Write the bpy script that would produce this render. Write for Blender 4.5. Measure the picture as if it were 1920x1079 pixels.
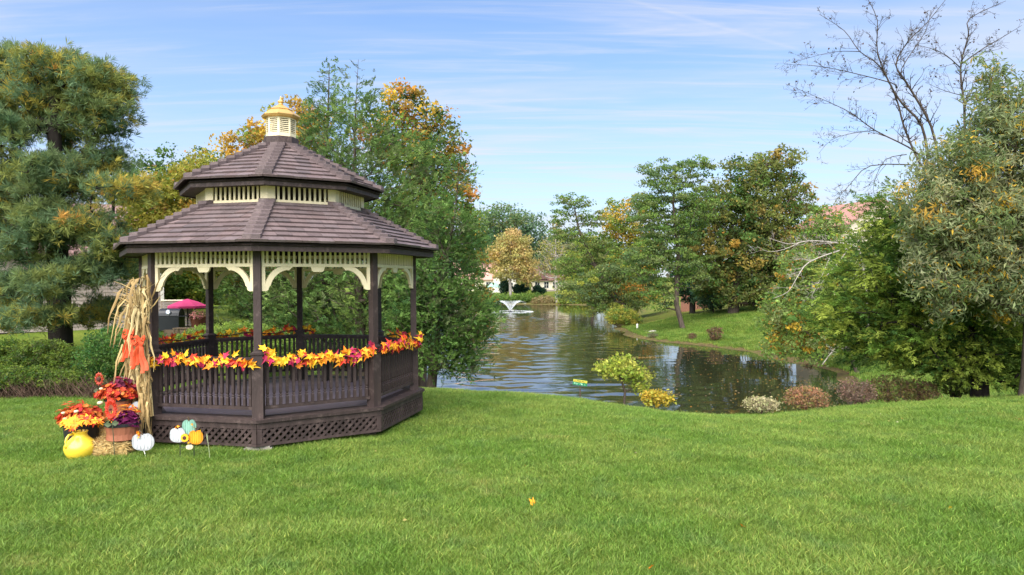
import bpy, bmesh, math, random
import numpy as np
from mathutils import Vector, Matrix
R = math.radians
rng = np.random.default_rng(11)
random.seed(5)
scene = bpy.context.scene
for o in list(bpy.data.objects):
    bpy.data.objects.remove(o, do_unlink=True)

# ---------------------------------------------------------------- camera
F_PX, CAM_Z, PITCH, ROLL = 1301.5, 2.5, 0.0097, -0.006
cam_d = bpy.data.cameras.new('camera')
cam = bpy.data.objects.new('camera', cam_d)
scene.collection.objects.link(cam)
cam_d.sensor_width = 36.0
cam_d.lens = F_PX / 1920 * 36.0
cam_d.clip_start = 0.05
cam_d.clip_end = 6000
cam.matrix_world = Matrix.Translation((0, 0, CAM_Z)) @ Matrix.Rotation(R(90) - PITCH, 4, 'X') @ Matrix.Rotation(ROLL, 4, 'Z')
scene.camera = cam

# ---------------------------------------------------------------- world, sun, exposure
SUN_EL, SUN_AZ = R(52), R(198)      # azimuth: compass-like, from +Y clockwise (behind the camera, left)
world = bpy.data.worlds.new('World')
scene.world = world
world.use_nodes = True
wn, wl = world.node_tree.nodes, world.node_tree.links
wn.clear()
def N(nodes, t, **kw):
    n = nodes.new(t)
    for k, v in kw.items():
        setattr(n, k, v)
    return n
w_out = N(wn, 'ShaderNodeOutputWorld')
w_bg = N(wn, 'ShaderNodeBackground')
w_sky = N(wn, 'ShaderNodeTexSky', sky_type='NISHITA', sun_disc=False)
w_sky.sun_elevation = SUN_EL
w_sky.sun_rotation = SUN_AZ
w_sky.altitude = 50
w_sky.air_density = 1.0
w_sky.dust_density = 0.6
w_sky.ozone_density = 2.2
SKY_STRENGTH = 0.080
w_bg.inputs['Strength'].default_value = SKY_STRENGTH
# thin cirrus: streaks on a high plane seen by direction
w_tc = N(wn, 'ShaderNodeTexCoord')
w_sep = N(wn, 'ShaderNodeSeparateXYZ')
wl.new(w_tc.outputs['Generated'], w_sep.inputs[0])
def wmath(op, a, b=None, c=None, clamp=False):
    n = N(wn, 'ShaderNodeMath', operation=op, use_clamp=clamp)
    for i, v in enumerate((a, b, c)):
        if v is None:
            continue
        if isinstance(v, (int, float)):
            n.inputs[i].default_value = v
        else:
            wl.new(v, n.inputs[i])
    return n.outputs[0]
zc = wmath('MAXIMUM', w_sep.outputs['Z'], 0.0)
den = wmath('ADD', zc, 0.10)
cx_ = wmath('DIVIDE', w_sep.outputs['X'], den)
cy_ = wmath('DIVIDE', w_sep.outputs['Y'], den)
comb = N(wn, 'ShaderNodeCombineXYZ')
wl.new(cx_, comb.inputs[0]); wl.new(cy_, comb.inputs[1])
def cloud_layer(rot, scl, nscale, detail, rough, lo, hi, dist=0.0):
    mp = N(wn, 'ShaderNodeMapping')
    mp.inputs['Rotation'].default_value = (0, 0, rot)
    mp.inputs['Scale'].default_value = scl
    wl.new(comb.outputs[0], mp.inputs[0])
    nz = N(wn, 'ShaderNodeTexNoise')
    nz.inputs['Scale'].default_value = nscale
    nz.inputs['Detail'].default_value = detail
    nz.inputs['Roughness'].default_value = rough
    nz.inputs['Distortion'].default_value = dist
    wl.new(mp.outputs[0], nz.inputs[0])
    mr = N(wn, 'ShaderNodeMapRange', interpolation_type='SMOOTHSTEP')
    mr.inputs['From Min'].default_value = lo
    mr.inputs['From Max'].default_value = hi
    wl.new(nz.outputs[0], mr.inputs[0])
    return mr.outputs[0]
c1 = cloud_layer(R(-12), (0.35, 1.5, 1), 1.1, 6, 0.55, 0.40, 0.78, 0.4)
c2 = cloud_layer(R(-8), (0.5, 4.5, 1), 1.6, 8, 0.62, 0.44, 0.76, 0.6)
haze = wmath('POWER', wmath('SUBTRACT', 1.0, zc, clamp=True), 4.2)
cl = wmath('ADD', wmath('MULTIPLY', c1, 0.66), wmath('MULTIPLY', c2, 0.52))
cl = wmath('ADD', cl, wmath('MULTIPLY', haze, 1.05), clamp=True)
cl = wmath('MULTIPLY', cl, 0.80)
# a faint vapour trail high on the right
nrm = Vector((0.0, 0.0, 0.0))
def pix_dir(px, py):
    u, v = px - 960, py - 539.5
    cr, sr = math.cos(-ROLL), math.sin(-ROLL)
    u, v = cr * u - sr * v, sr * u + cr * v
    d = Vector((u / F_PX, 1.0, -v / F_PX))
    c, s = math.cos(PITCH), math.sin(PITCH)
    return Vector((d.x, d.y * c + d.z * s, -d.y * s + d.z * c))
ta, tb = pix_dir(1180, 0).normalized(), pix_dir(1525, 102).normalized()
tn = ta.cross(tb).normalized()
dotn = N(wn, 'ShaderNodeVectorMath', operation='DOT_PRODUCT')
wl.new(w_tc.outputs['Generated'], dotn.inputs[0]); dotn.inputs[1].default_value = tn
dott = N(wn, 'ShaderNodeVectorMath', operation='DOT_PRODUCT')
wl.new(w_tc.outputs['Generated'], dott.inputs[0]); dott.inputs[1].default_value = (tb - ta).normalized()
mid0, mid1 = ta.dot((tb - ta).normalized()), tb.dot((tb - ta).normalized())
trail = wmath('SUBTRACT', 1.0, wmath('DIVIDE', wmath('ABSOLUTE', dotn.outputs['Value']), 0.0035), clamp=True)
mr = N(wn, 'ShaderNodeMapRange'); mr.inputs['From Min'].default_value = mid1 + 0.002; mr.inputs['From Max'].default_value = mid1 - 0.02
wl.new(dott.outputs['Value'], mr.inputs[0])
trail = wmath('MULTIPLY', wmath('MULTIPLY', trail, mr.outputs[0]), 0.12)
cl = wmath('MAXIMUM', cl, wmath('ADD', cl, trail, clamp=True))
w_tint = N(wn, 'ShaderNodeMix', data_type='RGBA', blend_type='MULTIPLY')
w_tint.inputs['Factor'].default_value = 1.0
w_tint.inputs['B'].default_value = (0.80, 1.05, 1.28, 1)
wl.new(w_sky.outputs[0], w_tint.inputs['A'])
w_mix = N(wn, 'ShaderNodeMix', data_type='RGBA')
CLOUD = 4.5
w_mix.inputs['B'].default_value = (CLOUD * 0.98, CLOUD * 1.0, CLOUD * 1.10, 1)
wl.new(cl, w_mix.inputs['Factor'])
wl.new(w_tint.outputs['Result'], w_mix.inputs['A'])
wl.new(w_mix.outputs['Result'], w_bg.inputs['Color'])
wl.new(w_bg.outputs[0], w_out.inputs[0])

sun_d = bpy.data.lights.new('sun', 'SUN')
sun_d.energy = 4.2
sun_d.angle = R(80)
sun_d.color = (1.0, 0.945, 0.86)
sun = bpy.data.objects.new('sun', sun_d)
scene.collection.objects.link(sun)
sdir = Vector((math.sin(SUN_AZ) * math.cos(SUN_EL), math.cos(SUN_AZ) * math.cos(SUN_EL), math.sin(SUN_EL)))
sun.rotation_euler = sdir.to_track_quat('Z', 'Y').to_euler()
sun.location = (0, -10, 40)

vs = scene.view_settings
vs.view_transform = 'Standard'
vs.look = 'None'
vs.exposure = 1.26
vs.gamma = 1.0
vs.use_curve_mapping = False
cyc = scene.cycles
cyc.max_bounces = 7
cyc.diffuse_bounces = 4
cyc.glossy_bounces = 3
cyc.transmission_bounces = 4
cyc.transparent_max_bounces = 8
cyc.use_denoising = True

# ---------------------------------------------------------------- helpers
C = scene.collection
def at(px, py, d):
    """world point seen at photo pixel (px, py), d metres ahead of the viewer"""
    v = pix_dir(px, py)
    t = d / v.y
    return np.array((v.x * t, d, CAM_Z + v.z * t))

def tag(o, label=None, cat=None, group=None, kind=None):
    if label: o['label'] = label
    if cat: o['category'] = cat
    if group: o['group'] = group
    if kind: o['kind'] = kind
    return o
def empty(name, loc=(0, 0, 0), rz=0.0, parent=None):
    o = bpy.data.objects.new(name, None)
    o.empty_display_size = 0.2
    C.objects.link(o)
    o.location = loc
    o.rotation_euler = (0, 0, rz)
    o.parent = parent
    return o
def link(name, mesh, parent=None, loc=None, rz=None, rot=None):
    o = bpy.data.objects.new(name, mesh)
    C.objects.link(o)
    o.parent = parent
    if loc is not None: o.location = loc
    if rz is not None: o.rotation_euler = (0, 0, rz)
    if rot is not None: o.rotation_euler = rot
    return o

class MB:
    """collects faces as numpy blocks; build() makes ONE mesh object"""
    def __init__(s):
        s.v, s.f, s.c, s.n, s.m = [], [], [], 0, []
    def add(s, verts, faces, col=None, mi=0):
        verts = np.asarray(verts, float).reshape(-1, 3)
        if isinstance(faces, np.ndarray):
            groups = [faces]
        else:
            by = {}
            for f in faces:
                by.setdefault(len(f), []).append(f)
            groups = [np.array(x) for x in by.values()]
        for g in groups:
            s.f.append(g + s.n)
            n = len(g)
            if col is None:
                s.c.append(np.full((n, 3), 0.5))
            else:
                col_ = np.asarray(col, float)
                s.c.append(np.broadcast_to(col_, (n, 3)) if col_.ndim == 1 else col_)
            s.m.append(np.full(n, mi, dtype=np.int32))
        s.v.append(verts); s.n += len(verts)
        return s
    def box(s, x0, x1, y0, y1, z0, z1, M=None, col=None, mi=0):
        v = np.array([(x0,y0,z0),(x1,y0,z0),(x1,y1,z0),(x0,y1,z0),(x0,y0,z1),(x1,y0,z1),(x1,y1,z1),(x0,y1,z1)], float)
        if M is not None:
            v = np.array([M @ Vector(p) for p in v])
        return s.add(v, BOXF, col, mi)
    def prism(s, poly, y0, y1, col=None, mi=0):
        """outline in x-z, extruded from y0 to y1"""
        n = len(poly)
        v = [(p[0], y0, p[1]) for p in poly] + [(p[0], y1, p[1]) for p in poly]
        f = [tuple(range(n)), tuple(range(2*n-1, n-1, -1))] + [(i, i+n, (i+1) % n + n, (i+1) % n) for i in range(n)]
        return s.add(v, f, col, mi)
    def ring(s, prof, k=8, a0=0.0, col=None, cap=True, mi=0):
        """revolve a profile of (radius, z) round z with k sides"""
        v, f = [], []
        for r, z in prof:
            for i in range(k):
                a = a0 + 2*math.pi*i/k
                v.append((r*math.sin(a), -r*math.cos(a), z))
        for j in range(len(prof)-1):
            for i in range(k):
                i2 = (i+1) % k
                f.append((j*k+i, j*k+i2, (j+1)*k+i2, (j+1)*k+i))
        if cap:
            f.append(tuple(range(k-1, -1, -1)))
            f.append(tuple((len(prof)-1)*k+i for i in range(k)))
        return s.add(v, f, col, mi)
    def tube(s, pts, rad, k=6, col=None, mi=0):
        pts = [Vector(p) for p in pts]
        if not hasattr(rad, '__len__'): rad = [rad]*len(pts)
        v, f = [], []
        up = Vector((0.03, 0.05, 1))
        for i, p in enumerate(pts):
            t = (pts[min(i+1, len(pts)-1)] - pts[max(i-1, 0)]).normalized()
            a = t.cross(up)
            if a.length < 1e-3: a = t.cross(Vector((1, 0, 0)))
            a.normalize(); b = t.cross(a)
            for j in range(k):
                an = 2*math.pi*j/k
                v.append(p + (a*math.cos(an) + b*math.sin(an))*rad[i])
        for i in range(len(pts)-1):
            for j in range(k):
                j2 = (j+1) % k
                f.append((i*k+j, i*k+j2, (i+1)*k+j2, (i+1)*k+j))
        f.append(tuple(range(k-1, -1, -1))); f.append(tuple((len(pts)-1)*k+j for j in range(k)))
        return s.add([tuple(p) for p in v], f, col, mi)
    def mesh(s, name, mat, smooth=False):
        me = bpy.data.meshes.new(name)
        if s.n == 0: return me
        v = np.concatenate(s.v).astype(np.float32)
        me.vertices.add(len(v)); me.vertices.foreach_set('co', v.ravel())
        tot = np.concatenate([np.full(len(g), g.shape[1]) for g in s.f]).astype(np.int32)
        idx = np.concatenate([g.ravel() for g in s.f]).astype(np.int32)
        me.loops.add(len(idx)); me.loops.foreach_set('vertex_index', idx)
        me.polygons.add(len(tot))
        st = np.zeros(len(tot), np.int32); st[1:] = np.cumsum(tot)[:-1]
        me.polygons.foreach_set('loop_start', st)
        me.polygons.foreach_set('material_index', np.concatenate(s.m))
        me.polygons.foreach_set('use_smooth', np.full(len(tot), bool(smooth)))
        c = np.concatenate(s.c)
        at_ = me.attributes.new('Col', 'FLOAT_COLOR', 'FACE')
        at_.data.foreach_set('color', np.concatenate([c, np.ones((len(c), 1))], 1).astype(np.float32).ravel())
        me.update(calc_edges=True)
        for m in (mat if isinstance(mat, (list, tuple)) else [mat]):
            me.materials.append(m)
        return me
    def build(s, name, mat, parent=None, smooth=False, loc=None, rz=None, rot=None):
        return link(name, s.mesh(name, mat, smooth), parent, loc, rz, rot)
BOXF = np.array([(0,3,2,1),(4,5,6,7),(0,1,5,4),(1,2,6,5),(2,3,7,6),(3,0,4,7)])

# ---------------------------------------------------------------- materials
MATS = {}
def srgb(r, g, b):
    f = lambda c: (c/255/12.92 if c/255 <= 0.04045 else ((c/255+0.055)/1.055)**2.4)
    return (f(r), f(g), f(b))
def mat(name, col, rough=0.7, var=0.15, scale=8.0, stretch=(1, 1, 1), bump=0.0, bscale=None, use_col=False, spec=0.3, coords='Object', metallic=0.0, rnd=0.0, wear=None):
    """painted / natural solid: base colour with noise variation, fine relief; use_col multiplies the per-face tone"""
    if name in MATS: return MATS[name]
    m = bpy.data.materials.new(name); m.use_nodes = True
    nt = m.node_tree; n, l = nt.nodes, nt.links
    b = n['Principled BSDF']
    b.inputs['Roughness'].default_value = rough
    b.inputs['Specular IOR Level'].default_value = spec
    b.inputs['Metallic'].default_value = metallic
    tc = N(n, 'ShaderNodeTexCoord'); mp = N(n, 'ShaderNodeMapping'); mp.inputs['Scale'].default_value = stretch
    l.new(tc.outputs[coords], mp.inputs[0])
    nz = N(n, 'ShaderNodeTexNoise'); nz.inputs['Scale'].default_value = scale; nz.inputs['Detail'].default_value = 6; nz.inputs['Roughness'].default_value = 0.6
    l.new(mp.outputs[0], nz.inputs[0])
    mr = N(n, 'ShaderNodeMapRange'); mr.inputs['To Min'].default_value = 1 - var; mr.inputs['To Max'].default_value = 1 + var
    mr.inputs['From Min'].default_value = 0.3; mr.inputs['From Max'].default_value = 0.7
    l.new(nz.outputs[0], mr.inputs[0])
    val = mr.outputs[0]
    if rnd:
        oi = N(n, 'ShaderNodeObjectInfo'); r2 = N(n, 'ShaderNodeMapRange'); r2.inputs['To Min'].default_value = 1-rnd; r2.inputs['To Max'].default_value = 1+rnd
        l.new(oi.outputs['Random'], r2.inputs[0])
        mm = N(n, 'ShaderNodeMath', operation='MULTIPLY'); l.new(val, mm.inputs[0]); l.new(r2.outputs[0], mm.inputs[1]); val = mm.outputs[0]
    sc_ = N(n, 'ShaderNodeVectorMath', operation='SCALE')
    if use_col:
        at_ = N(n, 'ShaderNodeAttribute', attribute_name='Col')
        l.new(at_.outputs['Color'], sc_.inputs[0])
        if col is not None:
            mu = N(n, 'ShaderNodeVectorMath', operation='MULTIPLY'); mu.inputs[1].default_value = [c*2 for c in col]
            l.new(at_.outputs['Color'], mu.inputs[0]); l.new(mu.outputs[0], sc_.inputs[0])
    else:
        sc_.inputs[0].default_value = col
    l.new(val, sc_.inputs['Scale'])
    res = sc_.outputs[0]
    if wear:
        wc, lo, hi, wsc = wear
        wz = N(n, 'ShaderNodeTexNoise'); wz.inputs['Scale'].default_value = wsc; wz.inputs['Detail'].default_value = 8; wz.inputs['Roughness'].default_value = 0.7
        l.new(tc.outputs[coords], wz.inputs[0])
        wr = N(n, 'ShaderNodeMapRange'); wr.inputs['From Min'].default_value = lo; wr.inputs['From Max'].default_value = hi
        l.new(wz.outputs[0], wr.inputs[0])
        mx = N(n, 'ShaderNodeMix', data_type='RGBA'); l.new(wr.outputs[0], mx.inputs['Factor']); l.new(res, mx.inputs['A']); mx.inputs['B'].default_value = (*wc, 1)
        res = mx.outputs['Result']
    l.new(res, b.inputs['Base Color'])
    if bump:
        bz = N(n, 'ShaderNodeTexNoise'); bz.inputs['Scale'].default_value = bscale or scale*3; bz.inputs['Detail'].default_value = 4
        l.new(mp.outputs[0], bz.inputs[0])
        bp = N(n, 'ShaderNodeBump'); bp.inputs['Strength'].default_value = bump; bp.inputs['Distance'].default_value = 0.02
        l.new(bz.outputs[0], bp.inputs['Height']); l.new(bp.outputs[0], b.inputs['Normal'])
    MATS[name] = m
    return m
def leaf_mat(name, trans=0.35, rough=0.6, spec=0.12, gain=1.0):
    if name in MATS: return MATS[name]
    m = bpy.data.materials.new(name); m.use_nodes = True
    n, l = m.node_tree.nodes, m.node_tree.links
    b = n['Principled BSDF']; out = n['Material Output']
    at_ = N(n, 'ShaderNodeAttribute', attribute_name='Col')
    sc_ = N(n, 'ShaderNodeVectorMath', operation='SCALE'); sc_.inputs['Scale'].default_value = gain
    l.new(at_.outputs['Color'], sc_.inputs[0])
    l.new(sc_.outputs[0], b.inputs['Base Color'])
    b.inputs['Roughness'].default_value = rough; b.inputs['Specular IOR Level'].default_value = spec
    t = N(n, 'ShaderNodeBsdfTranslucent')
    l.new(sc_.outputs[0], t.inputs['Color'])
    mx = N(n, 'ShaderNodeMixShader'); mx.inputs[0].default_value = trans
    l.new(b.outputs[0], mx.inputs[1]); l.new(t.outputs[0], mx.inputs[2]); l.new(mx.outputs[0], out.inputs[0])
    MATS[name] = m
    return m
LEAF = leaf_mat('leaf_blades', 0.46, gain=1.65)
NEEDLE = leaf_mat('needle_sprays', 0.42, gain=2.1)
BARK = mat('bark_grey_brown', (0.09, 0.068, 0.052), 0.9, 0.4, 9, (1, 1, 0.25), 0.8, 22)
BARK_DARK = mat('bark_dark', (0.030, 0.023, 0.020), 0.9, 0.4, 9, (1, 1, 0.25), 0.8, 22)
BARK_PALE = mat('bark_pale', (0.34, 0.30, 0.26), 0.9, 0.3, 9, (1, 1, 0.25), 0.6, 22)
# ================================================================ terrain, pond
WATER_Z = -2.2
CREST_X = np.array([-60, -12, -5.0, -2.3, 0.5, 1.7, 3.1, 4.6, 5.6, 6.9, 8.3, 10.9, 16, 60])
CREST_Y = np.array([20, 19.5, 18.6, 17.6, 16.7, 15.8, 14.1, 13.5, 13.5, 14.1, 14.6, 15.0, 17, 20])
def crest(x):
    return sum(np.interp(np.asarray(x, float) + dx, CREST_X, CREST_Y) for dx in (-0.9, -0.45, 0, 0.45, 0.9)) / 5
LAKE = np.array([(-7.2, 27.5), (-6, 25.6), (-2, 24.2), (1.5, 23), (4, 21.4), (8, 21.4), (11.5, 24.2), (13.6, 28.0), (15.6, 33), (16.2, 37), (15.6, 41), (15.0, 45),
                 (13.2, 49.5), (10.8, 53), (9.9, 57), (9.7, 63), (10.2, 70), (12.2, 84), (17, 100), (19, 120), (12, 133), (2, 137), (-8, 138), (-16, 128),
                 (-16, 105), (-11, 70), (-8.5, 46), (-7.6, 34)], float)
def lake_sd(x, y):
    """distance to the pond's edge, negative on the water"""
    x = np.asarray(x, float); y = np.asarray(y, float)
    best = np.full(x.shape, 1e9); ins = np.zeros(x.shape, bool)
    n = len(LAKE)
    for i in range(n):
        ax, ay = LAKE[i]; bx, by = LAKE[(i+1) % n]
        ex, ey = bx-ax, by-ay
        t = np.clip(((x-ax)*ex + (y-ay)*ey)/(ex*ex+ey*ey), 0, 1)
        best = np.minimum(best, np.hypot(x-ax-t*ex, y-ay-t*ey))
        c = (ay > y) != (by > y)
        with np.errstate(divide='ignore', invalid='ignore'):
            xi = ax + (y-ay)*ex/(ey if ey != 0 else 1e-9)
        ins ^= c & (x < xi)
    return np.where(ins, -best, best)
def sstep(t):
    t = np.clip(t, 0, 1); return t*t*(3-2*t)
def wob(x, y):
    return (np.sin(x*0.31+1.3)*np.cos(y*0.27+0.4)*0.5 + np.sin(x*0.83+y*0.61)*0.22 + np.sin(x*0.11-y*0.17+2)*0.6)
def ground_z(x, y):
    x = np.asarray(x, float); y = np.asarray(y, float)
    sd = lake_sd(x, y) + 0.35*np.sin(x*1.1+y*0.7)*sstep((y-26)/10)
    # far side and right bank
    land = np.where(x > 4, -0.55 + 0.055*np.clip(sd-8, 0, 30) + 1.2*sstep((x-22)/25), -0.6)
    land = np.where(y > 128, -1.3 + 1.6*sstep((sd-3)/22), land)
    left = 0.15 + 0.9*sstep((y-20)/22)
    land = np.where((x < -8) & (y < 128), land + (left-land)*sstep((-8-x)/6), land)
    wid = np.where(y > 26, 7.5, 7.0)
    far = np.where(sd < 0, WATER_Z + np.maximum(sd, -4)*0.25, WATER_Z + 0.10*np.clip(sd/0.5, 0, 1) + (land-WATER_Z-0.1)*sstep(sd/wid)*(0.35+0.65*sstep(sd/14)) )
    # near lawn
    t = (y - crest(x)) / 1.6
    lawn = -0.42*np.log1p(np.exp(np.clip(t, -40, 12)))*1.6*0.62 + 0.035*wob(x, y)
    lawn = lawn + 0.28*np.exp(-((x-11.5)/3.6)**2 - ((y-13.2)/2.6)**2)*0.6
    lf = np.clip((-7.5 - x)/4, 0, 1)
    near_land = np.maximum(lawn, WATER_Z-0.6)
    near_land = near_land + (left + 0.02*wob(x, y) - near_land)*sstep(lf)*sstep((y-14)/6)
    k = sstep((y-22)/7)
    z = near_land*(1-k) + far*k
    z = np.where((sd < 0.0) & (y > 20), np.minimum(z, WATER_Z + np.maximum(sd, -4)*0.25 - 0.03), z)
    lm = sstep((-8.8-x)/2.6)*sstep((y-14)/6)*(1-sstep((y-95)/30))
    z = z + (left + 0.03*wob(x, y) - z)*lm
    return z + 0.6*sstep((np.hypot(x, y)-170)/200)*6
def gz(x, y):
    return float(ground_z(np.array([x]), np.array([y]))[0])

def axis(parts):
    out = []
    for a, b, s in parts:
        out += list(np.arange(a, b, s))
    return np.array(out + [parts[-1][1]])
gx = axis([(-1500, -300, 300), (-300, -60, 30), (-60, -20, 2), (-20, 24, 0.4), (24, 60, 2), (60, 300, 30), (300, 1500, 300)])
gy = axis([(-200, -20, 30), (-20, 0, 4), (0, 30, 0.4), (30, 66, 0.8), (66, 160, 2), (160, 400, 20), (400, 2600, 200)])
GX, GY = np.meshgrid(gx, gy)
GZ = ground_z(GX, GY)
nx, ny = len(gx), len(gy)
ii = (np.arange(ny-1)[:, None]*nx + np.arange(nx-1)[None, :]).ravel()
quads = np.stack([ii, ii+1, ii+nx+1, ii+nx], 1)

def ground_material():
    m = bpy.data.materials.new('turf_and_bank'); m.use_nodes = True
    n, l = m.node_tree.nodes, m.node_tree.links
    b = n['Principled BSDF']; b.inputs['Roughness'].default_value = 0.95; b.inputs['Specular IOR Level'].default_value = 0.1
    g = N(n, 'ShaderNodeNewGeometry')
    def noise(s, d, r=0.6):
        z = N(n, 'ShaderNodeTexNoise'); z.inputs['Scale'].default_value = s; z.inputs['Detail'].default_value = d; z.inputs['Roughness'].default_value = r
        l.new(g.outputs['Position'], z.inputs[0]); return z.outputs[0]
    def ramp(v, stops):
        r = N(n, 'ShaderNodeValToRGB'); e = r.color_ramp.elements
        e[0].position, e[0].color = stops[0][0], (*stops[0][1], 1)
        e[1].position, e[1].color = stops[1][0], (*stops[1][1], 1)
        for p, c in stops[2:]:
            k = e.new(p); k.color = (*c, 1)
        l.new(v, r.inputs[0]); return r.outputs[0]
    big = ramp(noise(0.35, 5), [(0.32, (0.085, 0.150, 0.018)), (0.68, (0.175, 0.215, 0.036))])
    fine = ramp(noise(14, 6, 0.75), [(0.3, (0.55, 0.55, 0.5)), (0.7, (1.3, 1.25, 1.15))])
    mu = N(n, 'ShaderNodeMix', data_type='RGBA', blend_type='MULTIPLY'); mu.inputs['Factor'].default_value = 1
    l.new(big, mu.inputs['A']); l.new(fine, mu.inputs['B'])
    # straw and fallen-leaf litter on the banks beyond the lawn
    sep = N(n, 'ShaderNodeSeparateXYZ'); l.new(g.outputs['Position'], sep.inputs[0])
    lit = ramp(noise(1.1, 6, 0.7), [(0.38, (0, 0, 0)), (0.60, (1, 1, 1))])
    far = N(n, 'ShaderNodeMapRange'); far.inputs['From Min'].default_value = 22; far.inputs['From Max'].default_value = 32; l.new(sep.outputs['Y'], far.inputs[0])
    rightside = N(n, 'ShaderNodeMapRange'); rightside.inputs['From Min'].default_value = 2; rightside.inputs['From Max'].default_value = 14; l.new(sep.outputs['X'], rightside.inputs[0])
    f2 = N(n, 'ShaderNodeMath', operation='MULTIPLY'); l.new(lit, f2.inputs[0]); l.new(far.outputs[0], f2.inputs[1])
    f3 = N(n, 'ShaderNodeMath', operation='MULTIPLY'); l.new(f2.outputs[0], f3.inputs[0]); l.new(rightside.outputs[0], f3.inputs[1])
    f4 = N(n, 'ShaderNodeMath', operation='MULTIPLY'); l.new(f3.outputs[0], f4.inputs[0]); f4.inputs[1].default_value = 0.6
    litter = ramp(noise(9, 5, 0.8), [(0.35, (0.085, 0.07, 0.022)), (0.65, (0.20, 0.135, 0.05))])
    mx = N(n, 'ShaderNodeMix', data_type='RGBA'); l.new(f4.outputs[0], mx.inputs['Factor']); l.new(mu.outputs['Result'], mx.inputs['A']); l.new(litter, mx.inputs['B'])
    # bare mud just above the water line
    mud = N(n, 'ShaderNodeMapRange'); mud.inputs['From Min'].default_value = WATER_Z+0.42; mud.inputs['From Max'].default_value = WATER_Z+0.10; l.new(sep.outputs['Z'], mud.inputs[0])
    mz = N(n, 'ShaderNodeMath', operation='MULTIPLY'); l.new(mud.outputs[0], mz.inputs[0])
    mzr = ramp(noise(2.3, 5), [(0.35, (0.35, 0.35, 0.35)), (0.6, (1, 1, 1))]); l.new(mzr, mz.inputs[1])
    mm = N(n, 'ShaderNodeMix', data_type='RGBA'); l.new(mz.outputs[0], mm.inputs['Factor']); l.new(mx.outputs['Result'], mm.inputs['A'])
    mudc = ramp(noise(6, 5), [(0.35, (0.05, 0.035, 0.022)), (0.65, (0.15, 0.095, 0.05))]); l.new(mudc, mm.inputs['B'])
    l.new(mm.outputs['Result'], b.inputs['Base Color'])
    bp = N(n, 'ShaderNodeBump'); bp.inputs['Strength'].default_value = 0.8; bp.inputs['Distance'].default_value = 0.06
    l.new(noise(11, 6, 0.75), bp.inputs['Height']); l.new(bp.outputs[0], b.inputs['Normal'])
    return m
g_ = MB().add(np.stack([GX, GY, GZ], -1).reshape(-1, 3), quads)
tag(g_.build('ground', ground_material(), smooth=True), 'rolling green lawn and grassy pond banks', 'ground', kind='structure')

def water_material():
    m = bpy.data.materials.new('pond_water'); m.use_nodes = True
    n, l = m.node_tree.nodes, m.node_tree.links
    b = n['Principled BSDF']
    b.inputs['Base Color'].default_value = (0.022, 0.024, 0.012, 1)
    b.inputs['Roughness'].default_value = 0.035
    b.inputs['IOR'].default_value = 3.0
    b.inputs['Specular IOR Level'].default_value = 0.6
    g = N(n, 'ShaderNodeNewGeometry')
    def noise(sx, sy, s, d, r=0.55, dist=0.0):
        mp = N(n, 'ShaderNodeMapping'); mp.inputs['Scale'].default_value = (sx, sy, 1); mp.inputs['Rotation'].default_value = (0, 0, R(8))
        l.new(g.outputs['Position'], mp.inputs[0])
        z = N(n, 'ShaderNodeTexNoise'); z.inputs['Scale'].default_value = s; z.inputs['Detail'].default_value = d; z.inputs['Roughness'].default_value = r; z.inputs['Distortion'].default_value = dist
        l.new(mp.outputs[0], z.inputs[0]); return z.outputs[0]
    # breeze: ripples come in patches
    patch = N(n, 'ShaderNodeMapRange', interpolation_type='SMOOTHSTEP'); patch.inputs['From Min'].default_value = 0.38; patch.inputs['From Max'].default_value = 0.62
    patch.inputs['To Min'].default_value = 0.42; patch.inputs['To Max'].default_value = 1.0
    l.new(noise(0.10, 0.22, 1.0, 3, 0.5, 0.8), patch.inputs[0])
    sep = N(n, 'ShaderNodeSeparateXYZ'); l.new(g.outputs['Position'], sep.inputs[0])
    open_ = N(n, 'ShaderNodeMapRange', interpolation_type='SMOOTHSTEP'); open_.inputs['From Min'].default_value = 9.0; open_.inputs['From Max'].default_value = 3.0
    open_.inputs['To Min'].default_value = 0.22; open_.inputs['To Max'].default_value = 1.0
    l.new(sep.outputs['X'], open_.inputs[0])
    h1 = noise(0.8, 1.7, 2.2, 4, 0.55, 0.3)
    h2 = noise(0.35, 0.9, 1.0, 3, 0.5, 0.2)
    hs = N(n, 'ShaderNodeMath', operation='MULTIPLY_ADD'); hs.inputs[1].default_value = 2.2; l.new(h2, hs.inputs[0]); l.new(h1, hs.inputs[2])
    hh = N(n, 'ShaderNodeMath', operation='MULTIPLY'); l.new(hs.outputs[0], hh.inputs[0])
    am = N(n, 'ShaderNodeMath', operation='MULTIPLY'); l.new(patch.outputs[0], am.inputs[0]); l.new(open_.outputs[0], am.inputs[1])
    bp = N(n, 'ShaderNodeBump'); bp.inputs['Distance'].default_value = 0.006
    l.new(am.outputs[0], bp.inputs['Strength']); l.new(hs.outputs[0], bp.inputs['Height']); l.new(bp.outputs[0], b.inputs['Normal'])
    return m
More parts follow.
